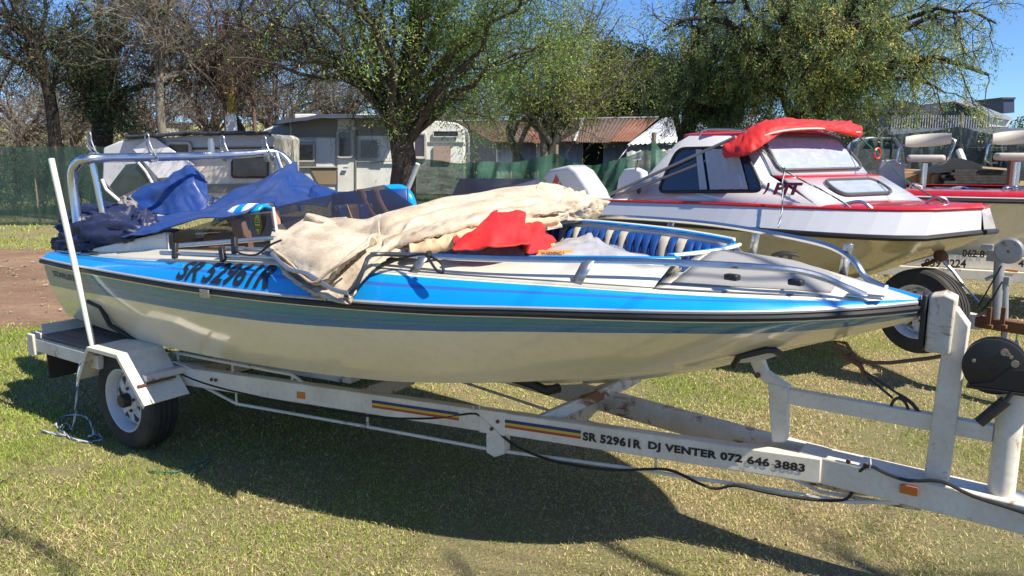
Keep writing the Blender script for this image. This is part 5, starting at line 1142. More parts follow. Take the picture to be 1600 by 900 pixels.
# stones and clods on the track, leaves on the lawn
rs = np.random.RandomState(5); V = []; I = []; n = 0
mb = MB()
for i in range(500):
    x_ = rs.uniform(-12, -1.5); y_ = rs.uniform(6.5, 13.2)
    if not road_in(x_, y_): continue
    r_ = rs.uniform(.006, .03); c_ = Vector((x_, y_, .004 + r_ * .3)); P = [c_ + Vector((rs.normal() * r_, rs.normal() * r_, rs.rand() * r_)) for k in range(6)]
    mb.add(P, [(0, 1, 2), (0, 2, 3), (0, 3, 4), (1, 2, 5), (2, 3, 5), (3, 4, 5)])
st = mb.build('gravel', M('pebble', (.3, .24, .19), .9), None, smooth=None, fixn=False); tag(st, 'loose pebbles and clods on the dirt track', 'gravel', kind='stuff')

# ================================================================ TREES
def seg_mesh(name, polys, mat, parent, kind=None):      # polys: list of (points array, radii, sides)
    Vs = []; Is = []; off = 0
    for P, rad, ns in polys:
        P = np.asarray(P, float); n = len(P); T = np.gradient(P, axis=0); T /= np.linalg.norm(T, axis=1)[:, None] + 1e-9
        ref = np.array([.31, .17, .93]) if abs(T[0][2]) < .8 else np.array([1., .1, 0]); A = np.cross(T, ref); A /= np.linalg.norm(A, axis=1)[:, None] + 1e-9; B = np.cross(T, A)
        an = np.arange(ns) * 2 * np.pi / ns
        ring = P[:, None] + (A[:, None] * np.cos(an)[None, :, None] + B[:, None] * np.sin(an)[None, :, None]) * np.asarray(rad)[:, None, None]
        Vs.append(ring.reshape(-1, 3)); i = np.arange(n - 1)[:, None] * ns; k = np.arange(ns)[None]; k2 = (k + 1) % ns
        Is.append(np.stack([i + k, i + k2, i + ns + k2, i + ns + k], 2).reshape(-1) + off); off += n * ns
    o = raw_mesh(name, np.concatenate(Vs), 4, np.concatenate(Is), mat, parent, smooth=True)
    if kind: o['kind'] = kind
    return o
def bez(a, b, ta, tb, n, rs, jit):
    t = np.linspace(0, 1, n)[:, None]; P = (1 - t) ** 3 * a + 3 * (1 - t) ** 2 * t * (a + ta) + 3 * (1 - t) * t * t * (b - tb) + t ** 3 * b
    J = rs.normal(size=(n, 3)) * jit; J[0] = 0; return P + J
def tree(name, label, cat, base, fork, r0, cc, cr, nl, nb, ntw, twl, leaf=None, bark_m=None, seed=1, droop=.0, group=None, sx=None, twr=.006, shape=None, extra=None, ntrunk=1, limb_r=.55):
    rs = np.random.RandomState(seed); base = np.array(base, float); fork = np.array(fork, float); cc = np.array(cc, float); cr = np.array(cr, float)
    e = thing(name, label, cat, tuple(base), 0, group); loc = -base
    big = []; small = []; tw = []; anch = []; adir = []; bid = []
    for k in range(ntrunk):
        b_ = base + (np.array([rs.uniform(-.3, .3), rs.uniform(-.2, .2), 0]) if k else 0); f_ = fork + (rs.normal(size=3) * np.array([.7, .4, .2]) if k else 0)
        n = 9; P = bez(b_, f_, (f_ - b_) * .3 + rs.normal(size=3) * .1, (f_ - b_) * .3 + rs.normal(size=3) * .12, n, rs, r0 * .07)
        rad = r0 * (1.0 - .28 * np.linspace(0, 1, n)) * (.8 if ntrunk > 1 else 1); rad[0] *= 1.35; rad[1] *= 1.08
        big.append((P + loc, rad, 12))
        forks = [P[-1], P[-2], P[-3]]
        for i in range(nl // ntrunk):
            while True:
                q = rs.uniform(-1, 1, 3)
                if .25 < np.linalg.norm(q) < 1: break
            q = q / np.linalg.norm(q) * rs.uniform(.55, .95); tgt = cc + q * cr
            if shape and not shape(tgt): continue
            f0 = forks[rs.randint(3)]; d = tgt - f0; L = np.linalg.norm(d); n = 9
            up = np.array([d[0] * .25, d[1] * .25, abs(L) * .35]); out = d * .3 - np.array([0, 0, L * droop])
            P = bez(f0, tgt, up, out, n, rs, L * .018); rl = r0 * limb_r * rs.uniform(.55, 1.0); rad = rl * np.linspace(1, .18, n) ** .9
            big.append((P + loc, rad, 7))
            for j in range(nb):
                u = rs.uniform(.25, 1.0); ii = u * (n - 1); i0 = min(int(ii), n - 2); p0 = P[i0] + (P[i0 + 1] - P[i0]) * (ii - i0)
                dd = rs.normal(size=3) + (P[i0 + 1] - P[i0]) / (np.linalg.norm(P[i0 + 1] - P[i0]) + 1e-6) * .8; dd /= np.linalg.norm(dd); Lb = min(cr) * rs.uniform(.22, .5); dd[2] -= droop * .6
                b1 = p0 + dd * Lb; Pb = bez(p0, b1, dd * Lb * .3 + rs.normal(size=3) * Lb * .1, dd * Lb * .3 + rs.normal(size=3) * Lb * .15 + np.array([0, 0, droop * Lb * .3]), 6, rs, Lb * .02)
                rb = max(twr * 1.8, rl * .28 * (1.2 - u)); small.append((Pb + loc, np.linspace(rb, twr, 6), 5))
                for m_ in range(ntw):
                    v = rs.randint(1, 6); p1 = Pb[v]; td = rs.normal(size=3) + dd * .9; td /= np.linalg.norm(td); td[2] -= droop * rs.uniform(.2, 1.2); Lt = twl * rs.uniform(.5, 1.3)
                    Pt = bez(p1, p1 + td * Lt, td * Lt * .3, td * Lt * .3 + np.array([0, 0, droop * Lt * .5]), 4, rs, Lt * .03)
                    tw.append((Pt + loc, np.linspace(twr * .8, twr * .35, 4), 3))
                    for w_ in range(1, 4): anch.append(Pt[w_] + loc); adir.append(td); bid.append(len(small))
                    if extra:
                        for z_ in range(extra):
                            td2 = rs.normal(size=3) + td; td2 /= np.linalg.norm(td2); L2 = Lt * rs.uniform(.3, .7); p2 = Pt[rs.randint(1, 4)]
                            tw.append((np.array([p2, p2 + td2 * L2 * .5 + rs.normal(size=3) * L2 * .06, p2 + td2 * L2]) + loc, np.array([twr * .5, twr * .4, twr * .25]), 3)); anch.append(p2 + td2 * L2 + loc); adir.append(td2); bid.append(len(small))
    bm_ = bark_m or bark('bark_brown', (.10, .075, .055), (.035, .026, .02))
    seg_mesh('trunk', big, bm_, e); seg_mesh('branches', small + tw, bm_, e, 'stuff')
    if leaf:
        A = np.array(anch); D = np.array(adir); k = leaf['n']; N = len(A)
        keep = rs.rand(N) < leaf.get('cover', 1.0)
        if 'bias' in leaf: keep &= rs.rand(N) < leaf['bias'](A + base)
        bcol = rs.rand(len(small) + 2)[np.array(bid)][keep]; bcol = np.repeat(bcol, k)
        A = np.repeat(A[keep], k, 0); D = np.repeat(D[keep], k, 0); N = len(A)
        clump = np.repeat(rs.rand(int(keep.sum())), k)
        P = A + rs.normal(size=(N, 3)) * leaf['spread'] * np.array([1, 1, .8]); P[:, 2] -= droop * leaf['spread'] * rs.rand(N) * 2
        if 'strand' in leaf:
            q_ = np.tile(np.arange(k) / k, N // k); sw = np.repeat(rs.normal(size=(N // k, 2)) * .18, k, 0); P = A + rs.normal(size=(N, 3)) * .04; P[:, 2] -= q_ * leaf['strand'] * np.repeat(rs.uniform(.5, 1.3, N // k), k); P[:, :2] += sw * (q_ ** 1.5)[:, None] * leaf['strand']
        dv_ = rs.normal(size=(N, 3)) * leaf.get('rand', 1.0) + D * .6; dv_[:, 2] -= leaf.get('hang', 0); dv_ /= np.linalg.norm(dv_, axis=1)[:, None] + 1e-9
        sd = np.cross(dv_, rs.normal(size=(N, 3))); sd /= np.linalg.norm(sd, axis=1)[:, None] + 1e-9
        l = leaf['len'] * rs.uniform(.6, 1.4, (N, 1)); wd = leaf['wid'] * rs.uniform(.6, 1.3, (N, 1))
        V = np.stack([P, P + dv_ * l * .45 + sd * wd, P + dv_ * l, P + dv_ * l * .45 - sd * wd], 1).reshape(-1, 3)
        c1, c2, c3 = [np.array(c) for c in leaf['cols']]; q = (bcol * .5 + clump * .25 + rs.rand(N) * .25)[:, None]; col = c1 * (1 - q) + c2 * q; y_ = rs.rand(N) < leaf.get('third', .1) * (.1 + 2.2 * bcol * bcol); col = np.where(y_[:, None], c3, col) * rs.uniform(.8, 1.2, (N, 1))
        o = raw_mesh('crown', V, 4, np.arange(N * 4), LEAF, e, np.repeat(col, 4, 0)); o['kind'] = 'stuff'
    return e
BK5 = bark('bark_twiggy', (.22, .19, .165), (.12, .10, .09)); BK1 = bark('bark_brown', (.10, .075, .055), (.035, .026, .02)); BK2 = bark('bark_grey', (.20, .17, .14), (.09, .075, .06)); BK3 = bark('bark_pale', (.30, .26, .20), (.16, .135, .10)); BK4 = bark('bark_dark', (.06, .045, .035), (.025, .018, .015))
g_ac = [(.09, .18, .04), (.20, .34, .07), (.42, .45, .10)]
def wx(px, py, Y): p = W(px, py, Y); return (p.x, p.y, p.z)
b_ = W(620, 300, 13.0)
tree('acacia_tree', 'large acacia with a dark forked trunk in front of the white caravans', 'tree', (b_.x, 13, 0), wx(624, 190, 13), .25, wx(640, 10, 13), (4.1, 2.6, 2.2), 40, 9, 7, .5,
     leaf=dict(n=14, spread=.10, len=.055, wid=.008, cols=g_ac, third=.2, cover=.85, bias=lambda A: np.clip(.12 + (A[:, 0] + 3.3) * .36, .12, 1) * (.75 + .5 * np_noise(A[:, 0], A[:, 2], 1.1, 3))), bark_m=BK1, seed=12, droop=.06, extra=2, twr=.0065, limb_r=.30, shape=lambda q: q[2] > 2.9)
b_ = W(845, 290, 18)
tree('feathery_tree', 'pale green feathery tree with several leaning stems by the rusty shed', 'tree', (b_.x, 18, 0), wx(850, 205, 18), .15, wx(885, 115, 18), (2.5, 2.0, 1.75), 30, 8, 7, .55,
     leaf=dict(n=9, spread=.12, len=.085, wid=.010, cols=[(.13, .20, .03), (.26, .33, .05), (.42, .40, .09)], third=.2, cover=.45), bark_m=BK2, seed=5, droop=.0, extra=1, ntrunk=3, twr=.008, limb_r=.4, shape=lambda q: q[2] > 2.9)
b_ = W(1262, 250, 18)
tree('pepper_tree', 'broad drooping green and yellow tree behind the cabin boat', 'tree', (b_.x - .5, 18.3, 0), wx(1268, 160, 18), .28, wx(1320, 45, 18), (4.9, 3.0, 2.1), 52, 11, 8, .5,
     leaf=dict(n=16, spread=.10, strand=.20, len=.075, wid=.009, hang=.6, rand=1.0, cols=[(.12, .21, .085), (.25, .35, .14), (.60, .55, .12)], third=.28, cover=.64), bark_m=BK4, seed=9, droop=.3, extra=0, twr=.008)
b_ = W(1060, 250, 19)
tree('pepper_tree', 'dark drooping crown overlapping the left side of the broad green and yellow tree', 'tree', (b_.x - .2, 20, 0), wx(1075, 190, 20), .2, wx(1130, 75, 20), (1.9, 1.8, 2.0), 26, 10, 8, .5,
     leaf=dict(n=15, spread=.12, strand=.18, len=.08, wid=.010, hang=.8, rand=.9, cols=[(.09, .17, .07), (.19, .28, .11), (.4, .4, .1)], third=.15, cover=.62), bark_m=BK4, seed=19, droop=.35, extra=0, twr=.008)
for i, (px, Y, h, w_, lab) in enumerate(((1008, 30, 70, 1.6, 'dark dense evergreen behind the middle of the rusty shed'), (955, 33, 105, 1.6, 'dark low evergreen behind the left part of the shed roof'))):
    b_ = W(px, 250, Y); tree('evergreen_tree', lab, 'tree', (b_.x, Y, 0), wx(px, 215, Y), .2, wx(px, h + 55, Y), (w_, w_, 2.3), 18, 8, 6, .5, leaf=dict(n=16, spread=.17, len=.13, wid=.03, cols=[(.014, .035, .012), (.03, .06, .018), (.07, .09, .02)], third=.1), bark_m=BK4, seed=31 + i, droop=.1, twr=.012)
b_ = W(158, 250, 21)
tree('evergreen_tree', 'dark evergreen with a thick trunk at the left behind the green fence', 'tree', (b_.x, 21, 0), wx(156, 165, 21), .33, wx(168, 85, 21), (2.2, 1.8, 2.0), 20, 8, 6, .5,
     leaf=dict(n=11, spread=.14, len=.10, wid=.014, cols=[(.05, .10, .045), (.12, .18, .08), (.26, .26, .11)], third=.15, cover=.6), bark_m=BK4, seed=41, droop=.15, twr=.009)
b_ = W(95, 250, 19.5)
tree('leaning_tree', 'dark leaning thin leaved tree at the far left edge', 'tree', (b_.x, 19.5, 0), wx(60, 80, 19.5), .17, wx(25, 40, 19.5), (2.6, 1.6, 2.2), 20, 8, 8, .6,
     leaf=dict(n=4, spread=.12, len=.09, wid=.011, cols=[(.045, .09, .035), (.10, .14, .06), (.2, .16, .08)], third=.15, cover=.45), bark_m=BK4, seed=51, droop=.1, extra=1, twr=.008)
b_ = W(255, 250, 19)
tree('bare_tree', 'pale slender bare tree standing behind the front caravan', 'tree', (b_.x, 19, 0), wx(250, 60, 19), .12, wx(250, 30, 19), (1.7, 1.2, 2.2), 18, 7, 6, .7, leaf=None, bark_m=BK3, seed=61, extra=2, twr=.010)
b_ = W(335, 250, 17)
tree('bare_tree', 'grey brown bare tree with dangling seed pods left of the acacia', 'tree', (b_.x, 22, 0), wx(330, 110, 22), .16, wx(360, 45, 20), (3.2, 1.8, 2.0), 30, 8, 8, .65,
     leaf=dict(n=2, spread=.10, len=.12, wid=.012, hang=1.2, rand=.4, cols=[(.10, .06, .05), (.16, .09, .07), (.2, .14, .08)], third=.1, cover=.5), bark_m=BK1, seed=71, extra=3, twr=.009)
bl = ['russet bare tree behind the left end of the green fence', 'brown leafless tree behind the dark evergreen', 'brown leafless tree directly behind the pale slender tree', 'bushy russet tree behind the white post', 'grey leafless tree beyond the long caravan roof', 'brown twiggy tree beyond the middle of the long caravan', 'twiggy tree beyond the right end of the long caravan', 'low twiggy tree beyond the green strip left of the shed']
for i, (px, Y, py) in enumerate(((30, 27, 150), (115, 31, 145), (225, 29, 135), (330, 33, 120), (430, 30, 130), (530, 34, 125), (640, 31, 140), (745, 36, 165))):
    b_ = W(px, 250, Y)
    tree('bare_tree', bl[i], 'tree', (b_.x, Y, 0), wx(px, 205, Y), .16, wx(px, py, Y), (2.7, 2.0, 1.8 if i < 7 else 1.2), 20, 7, 5, .75,
         leaf=dict(n=3, spread=.16, len=.11, wid=.018, cols=[(.24, .17, .12), (.36, .25, .17), (.22, .25, .10)], third=.3, cover=.25), bark_m=BK5, seed=81 + i, extra=3, twr=.012, group='leafless trees in the background')
# undergrowth filling the back
def thicket(name, label, x0, x1, Y, z1, n, cols, seed, lw=.035, twn=3500):
    rs = np.random.RandomState(seed); X = rs.uniform(x0, x1, n); Yy = Y + rs.uniform(-1, 3.5, n); H = z1 * (.55 + .6 * np_noise(X, Yy * 0, .45, seed)); Z = H * rs.rand(n) ** .7
    P = np.stack([X, Yy, Z], 1); d = rs.normal(size=(n, 3)); d /= np.linalg.norm(d, axis=1)[:, None]; s_ = np.cross(d, rs.normal(size=(n, 3))); s_ /= np.linalg.norm(s_, axis=1)[:, None]
    l = rs.uniform(.08, .22, (n, 1)); V = np.stack([P, P + d * l * .5 + s_ * lw, P + d * l, P + d * l * .5 - s_ * lw], 1).reshape(-1, 3)
    k = np_noise(X, Z, .8, seed + 1)[:, None]; c1, c2, c3 = [np.array(c) for c in cols]; col = c1 * (1 - k) + c2 * k; col = np.where((rs.rand(n) < .2)[:, None], c3, col) * rs.uniform(.7, 1.25, (n, 1))
    o = raw_mesh(name, V, 4, np.arange(n * 4), LEAF, None, np.repeat(col, 4, 0)); tag(o, label, 'undergrowth', kind='stuff')
    polys = []
    for i in range(twn):
        x_ = rs.uniform(x0, x1); h = z1 * (.6 + .6 * rs.rand()); z_ = rs.uniform(0, h * .6); p = np.array([x_, Y + rs.uniform(-1, 3), z_]); dd = np.array([rs.normal() * .5, rs.normal() * .3, rs.uniform(.4, 1.2)]) * rs.uniform(.5, 1.4)
        polys.append((np.array([p, p + dd * .5 + rs.normal(size=3) * .06, p + dd]), np.array([.016, .012, .006]), 3))
    seg_mesh('stems', polys, BK2, o, 'stuff')
thicket('thicket', 'brown and green undergrowth behind the caravans and fence', -26, 2, 37, 3.1, 30000, [(.19, .17, .11), (.30, .23, .16), (.20, .24, .10)], 3)
thicket('hedge', 'far green tree line beyond the shed and the houses', 0, 46, 62, 5.2, 60000, [(.03, .06, .02), (.07, .10, .03), (.13, .14, .04)], 7, .07, 800)
thicket('bushes', 'low green bushes at the foot of the trees at the left', -15.5, -8, 22, 1.7, 9000, [(.05, .09, .03), (.10, .13, .04), (.16, .13, .06)], 9, .02, 500)
# bare tree behind the camera whose thin branches shade the lawn and the boat
tree('bare_tree', 'bare tree behind the camera whose branches throw thin shadows on the lawn', 'tree', (5.6, -2.6, 0), (4.9, -1.9, 3.6), .16, (3.4, -.9, 6.6), (3.6, 3.0, 2.0), 13, 5, 3, .8, leaf=None, bark_m=BK1, seed=101, twr=.010)

# ================================================================ BACKGROUND STRUCTURES
def net(name, label, top, base_z, Y0, Y1, mat, folds=.06, nx=140, nzr=12, posts=()):
    e = thing(name, label, 'fence'); P = [W(px, py, Y0 + (Y1 - Y0) * i / (len(top) - 1)) for i, (px, py) in enumerate(top)]
    path = smooth_path(P, max(2, nx // len(P))); rows = []
    for i, p in enumerate(path):
        row = []
        for j in range(nzr + 1):
            t_ = j / nzr; w_ = folds * noise.noise(Vector((p.x * 2.2, t_ * 1.2, 3))) * (1 - abs(2 * t_ - 1) * .5) + folds * .5 * noise.noise(Vector((p.x * 7 + t_ * 3, t_ * 2, 8)))
            row.append(Vector((p.x + w_ * .3, p.y + w_ * 2, p.z + (base_z - p.z) * t_)))
        rows.append(row)
    mb = MB(); mb.grid(rows); mb.build('net', mat, e, smooth=180)
    for px, py, Y, r_ in posts:
        q = W(px, py, Y); mb = MB(); mb.cyl((q.x, q.y, 0), q, r_, 8); mb.build('post', M('weathered_post', (.22, .17, .12), .9, dirt=.5), e)
    return e
def netmat(name, c1, c2, al, wv=60):
    m, t, b = new_mat(name); c = mix(t, ramp(t, nz(t, 1.5, 5, .65), [(.3, 0.0), (.7, 1.0)]), c1, c2); t.links.new(c, b.inputs['Base Color']); b.inputs['Roughness'].default_value = .8
    tr = t.nodes.new('ShaderNodeBsdfTransparent'); tl = t.nodes.new('ShaderNodeBsdfTranslucent'); t.links.new(c, tl.inputs[0]); mx = t.nodes.new('ShaderNodeMixShader'); mx2 = t.nodes.new('ShaderNodeMixShader'); mx2.inputs[0].default_value = .3
    t.links.new(b.outputs[0], mx2.inputs[1]); t.links.new(tl.outputs[0], mx2.inputs[2])
    k = ramp(t, nz(t, 3, 5, .7, stretch=(1, 1, 6)), [(.3, al - .1), (.7, min(1, al + .12))]); t.links.new(k, mx.inputs[0]); t.links.new(tr.outputs[0], mx.inputs[1]); t.links.new(mx2.outputs[0], mx.inputs[2]); t.links.new(mx.outputs[0], t.nodes['Material Output'].inputs[0]); return m
NG = netmat('green_shade_net', (.03, .11, .075), (.06, .17, .12), .84); NG2 = netmat('dark_shade_net', (.025, .065, .055), (.05, .10, .08), .70); NG3 = netmat('far_shade_net', (.018, .045, .05), (.035, .07, .07), .86)
net('shade_net_fence', 'dark green shade net fence at the left beyond the dirt track', [(-330, 231), (-150, 232), (0, 230), (50, 229), (90, 230), (150, 229), (235, 231)], 0, 17.9, 17.9, NG2, .05, posts=[(-100, 228, 17.95, .03), (50, 228, 17.95, .03), (86, 229, 17.95, .03), (148, 228, 17.95, .03)])
# pale and dark bands: strip across the top of the net
net('shade_net_fence', 'sagging green shade net between the acacia and the cabin boat', [(628, 246), (680, 250), (720, 255), (760, 252), (800, 254), (850, 244), (868, 240), (885, 249), (905, 256), (930, 258), (960, 250), (985, 243), (1010, 232), (1022, 220), (1040, 238), (1100, 246), (1170, 240)], 0, 15.2, 15.6, NG, .22, 220, 16, posts=[(869, 226, 15.5, .045), (1022, 207, 15.6, .05), (740, 252, 15.4, .03)])
net('shade_net_fence', 'tall dark shade net at the far right below the houses', [(1330, 222), (1380, 212), (1420, 208), (1470, 203), (1500, 198), (1530, 206), (1570, 212), (1620, 214), (1800, 214)], 0, 50, 50, NG3, .5, 140, 10, posts=[(1503, 176, 50.2, .10), (1395, 206, 50.2, .08)])
CW = M('caravan_white', (.78, .78, .72), .5, dirt=.5, dcol=(.28, .26, .20), dscale=2); CG = M('caravan_olive_band', (.22, .21, .17), .5, dirt=.5); CRM = M('caravan_roof_cover', (.03, .035, .05), .6, dirt=.5, bmp=.4, bscale=5); CB_ = M('caravan_beige', (.30, .23, .15), .6, dirt=.5)
CGL = M('caravan_window', (.035, .025, .035), .1, dirt=.4, dcol=(.12, .08, .09), coat=.6, dscale=5); CFR = M('caravan_window_frame', (.45, .43, .4), .4)
def flat(par, name, pts, Y, mat, depth=0.0, bevel=0.0, smooth=None):
    P = [W(x_, y_, Y) for x_, y_ in pts]; mb = MB()
    if depth: mb.prism(P, (0, depth, 0))
    else: mb.add(P, [tuple(range(len(P)))])
    return mb.build(name, mat, par, bevel=bevel, smooth=smooth if not bevel else 35)
def cwin(par, x0, y0, x1, y1, Y, r=4, fr=CFR, gl=CGL, fw=.03):
    P = roundpoly([W(x0, y0, Y), W(x1, y0, Y), W(x1, y1, Y), W(x0, y1, Y)], r * Y / 1200)
    mb = MB(); mb.add([p + Vector((0, -.02, 0)) for p in P], [tuple(range(len(P)))]); o = mb.build('window', gl, par, smooth=None)
    mb = MB(); mb.tube([p + Vector((0, -.022, 0)) for p in P], fw, 6, closed=True); mb.build('frame', fr, o); return o
# long caravan
c1 = thing('caravan', 'long old white caravan with an olive band and a door behind the acacia trunk', 'caravan'); Yc = 17.0
flat(c1, 'body', [(398, 305), (400, 226), (403, 213), (412, 203), (432, 194), (455, 188), (500, 184), (600, 184), (634, 188), (634, 305)], Yc, CW, 2.1, .03)
flat(c1, 'front_panel', [(399, 218), (412, 205), (452, 192), (452, 258), (424, 258), (404, 248)], Yc - .03, M('blue_grey_shade_panel', (.12, .13, .17), .35, dirt=.5, coat=.3), .02)  # shade on the front bulge is put into this dark colour
flat(c1, 'olive_band', [(455, 190), (500, 185.5), (527, 185.5), (527, 214), (455, 214)], Yc - .03, CG, .02); flat(c1, 'olive_band', [(554, 186), (634, 189), (634, 212), (554, 212)], Yc - .03, CG, .02)
flat(c1, 'lower_panel', [(484, 262), (527, 262), (527, 288), (498, 288)], Yc - .03, CB_, .02)
flat(c1, 'white_panel', [(494, 216), (524, 216), (524, 260), (494, 260)], Yc - .035, M('caravan_bright_panel', (.7, .7, .7), .4, dirt=.2), .02)
flat(c1, 'door', [(527, 198), (556, 198), (556, 300), (527, 300)], Yc - .05, CW, .04, .01)
cwin(c1, 459, 224, 491, 252, Yc - .03, 2, gl=M('curtained_window', (.25, .22, .17), .3, dirt=.9, dcol=(.06, .04, .03), dscale=7, stretch=(1, 1, 3))); cwin(c1, 528, 204, 551, 246, Yc - .06, 5, fw=.035); cwin(c1, 563, 219, 591, 247, Yc - .03, 3, fw=.015)
mb = MB(); mb.grid([[W(px, py - 1.5 + 1.2 * noise.noise(Vector((px * .07, j, 1))), Yc + 2.3 * j / 5) + Vector((0, 0, .05 * math.sin(math.pi * j / 5))) for j in range(-1, 6)] for px, py in [(430 + 205 * i / 40, 194 - 10 * min(1, i / 14) + (4 if i > 36 else 0)) for i in range(41)]]); mb.build('roof_cover', CRM, c1, smooth=60, solid=.03)
mb = MB(); mb.beam(W(556, 202, Yc - .06), W(556, 296, Yc - .06), .03, .03); mb.build('door_edge', CG, c1)
c2 = thing('caravan', 'shorter white caravan with a tall rounded window right of the acacia trunk', 'caravan'); Yd = 17.4
flat(c2, 'body', [(637, 305), (637, 194), (648, 189), (690, 189), (714, 192), (722, 198), (726, 210), (726, 305)], Yd, CW, 2.1, .03)
cwin(c2, 646, 209, 665, 247, Yd - .02, 4, fw=.035); cwin(c2, 677, 205, 716, 214, Yd - .02, 2, gl=M('dark_slot', (.03, .04, .07), .3), fw=.012)
flat(c2, 'board', [(677, 228), (704, 228), (704, 253), (677, 253)], Yd - .05, M('pink_board', (.36, .27, .22), .7, dirt=.5), .03); flat(c2, 'side_trim', [(638, 222), (725, 222), (725, 224), (638, 224)], Yd - .03, CG, .02)
for a_, b_ in (((455, 215), (527, 215)), ((455, 261), (527, 261)), ((557, 252), (634, 252))):
    mb = MB(); mb.beam(W(a_[0], a_[1], Yc - .045), W(b_[0], b_[1], Yc - .045), .03, .025); mb.build('trim_strip', M('caravan_window_frame'), c1)
mb = MB(); mb.box(W(540, 262, Yc - .1), (.10, .03, .04)); mb.build('door_handle', CHROME, c1)
for px_ in (480, 575): mb = MB(); mb.box(W(px_, 183, Yc + .8), (.45, .45, .12)); mb.build('roof_vent', CW, c1, bevel=.02)
# nearer caravan at the left, tilted front panels
c3 = thing('caravan', 'grey white caravan with a big dark front window behind the chrome arch', 'caravan'); Ye = 14.0
flat(c3, 'body', [(243, 340), (243, 226), (250, 216), (300, 212), (380, 209), (418, 209), (428, 214), (428, 340)], Ye, M('caravan_cream', (.68, .65, .54), .5, dirt=.5, dcol=(.3, .27, .2)), 1.7, .03)
flat(c3, 'roof_band', [(244, 216), (300, 213), (418, 210), (427, 215), (427, 226), (300, 230), (244, 232)], Ye - .04, M('blue_grey_band', (.34, .38, .45), .35, dirt=.4, coat=.4), .03)
flat(c3, 'nose', [(161, 231), (187, 220), (232, 214), (246, 216), (246, 330), (190, 330), (182, 309), (159, 281)], Ye - .10, M('caravan_grey', (.52, .54, .54), .4, dirt=.4), 1.9, .03)
flat(c3, 'white_side_panel', [(207, 233), (233, 214), (243, 216), (303, 258), (268, 277), (247, 279)], Ye - .16, M('caravan_bright_panel'), .05, .01)
flat(c3, 'front_window', [(171, 291), (197, 257), (221, 254), (236, 283), (184, 309)], Ye - .14, M('teal_dark_glass', (.015, .035, .04), .06, dirt=.3, dcol=(.1, .13, .13), coat=.8), .03)
mb = MB(); mb.tube([W(x_, y_, Ye - .16) for x_, y_ in ((159, 280), (166, 296), (182, 310), (190, 316))], .03, 8); mb.build('window_frame', CW, c3); mb = MB(); mb.tube([W(x_, y_, Ye - .16) for x_, y_ in ((216, 254), (228, 268), (238, 286))], .025, 8); mb.build('window_frame', CW, c3)
cwin(c3, 262, 223, 298, 242, Ye - .06, 6, gl=M('brown_window', (.06, .045, .035), .2)); cwin(c3, 363, 245, 419, 277, Ye - .02, 5, fr=M('dark_rubber_frame', (.03, .03, .03), .6), fw=.018)
mb = MB(); mb.grid([[W(px, py + 1.0 * noise.noise(Vector((px * .1, j, 4))), Ye + .2 + 1.8 * j / 4) + Vector((0, 0, .04 * noise.noise(Vector((px * .05, j, 9))))) for j in range(-1, 5)] for px, py in [(196 + 228 * i / 40, 214 - 6 * min(1, i / 20)) for i in range(41)]]); mb.build('roof_cover', CRM, c3, smooth=60, solid=.05)
flat(c3, 'wall_trim', [(300, 231), (427, 229), (427, 232), (300, 234)], Ye - .04, M('dark_trim', (.05, .05, .06), .5), .03); flat(c3, 'lower_band', [(320, 288), (427, 286), (427, 300), (320, 302)], Ye - .03, CG, .02)
# shed with rusty roof
sh = thing('shed', 'long low shed with a rusty corrugated roof and grey corrugated walls', 'shed')
RUR = M('rusty_roof_sheet', (.115, .065, .052), .8, dirt=.7, dcol=(.17, .125, .10), dscale=1.2, stretch=(1, 1, 2)); RUR2 = M('darker_rusty_roof_sheet', (.17, .07, .045), .85, dirt=.6, dcol=(.30, .16, .1), dscale=1.6)
ZNC = M('zinc_sheet', (.32, .33, .34), .55, .3, dirt=.5, dcol=(.18, .15, .13)); ZNL = M('pale_zinc_sheet', (.50, .53, .58), .5, .2, dirt=.5, dcol=(.25, .22, .2), dscale=1)
def corr(par, name, a, b, c_, d, mat, n=40, amp=.018):   # a-b top edge, d-c bottom edge
    rows = []; nrm = (b - a).cross(d - a).normalized()
    for i in range(n + 1):
        t_ = i / n; o = nrm * amp * math.sin(t_ * n * math.pi / 2); rows.append([a.lerp(b, t_) + o, d.lerp(c_, t_) + o])
    mb = MB(); mb.grid(rows); return mb.build(name, mat, par, smooth=180, solid=.004)
TL, TR_, BR_, BL_ = W(712, 190, 27), W(1028, 184, 27), W(985, 221, 23.5), W(771, 222, 23.5)
cuts = [0, .14, .30, .46, .60, .71, .85, 1.0]
for i in range(7):
    o_ = Vector((0, 0, .012 * (i % 2))); corr(sh, 'roof_sheet', TL.lerp(TR_, cuts[i]) + o_, TL.lerp(TR_, cuts[i + 1] + .004) + o_, BL_.lerp(BR_, cuts[i + 1] + .004) + o_ + Vector((0, 0, -.02 * (i % 3))), BL_.lerp(BR_, cuts[i]) + o_ + Vector((0, 0, -.02 * (i % 3))), RUR2 if i in (2, 6) else RUR, 28)
mb = MB(); mb.beam(TL + Vector((0, .05, .03)), TR_ + Vector((0, .05, .03)), .30, .04); mb.build('ridge_cap', ZNL, sh)
corr(sh, 'flashing', TL.lerp(TR_, .62) + Vector((0, 0, .03)), TL.lerp(TR_, .64) + Vector((0, 0, .03)), BL_.lerp(BR_, .60) + Vector((0, 0, .03)), BL_.lerp(BR_, .585) + Vector((0, 0, .03)), ZNL, 4, 0)
g0 = lambda p: Vector((p.x, p.y, 0))
mb = MB(); mb.add([g0(BL_) + Vector((.1, .1, 0)), g0(TL) + Vector((.2, 0, 0)), TL + Vector((.2, 0, -.05)), BL_ + Vector((.1, .1, -.05))], [(0, 1, 2, 3)]); mb.build('gable_wall', ZNC, sh, smooth=None, solid=.02)
Yw = 23.9
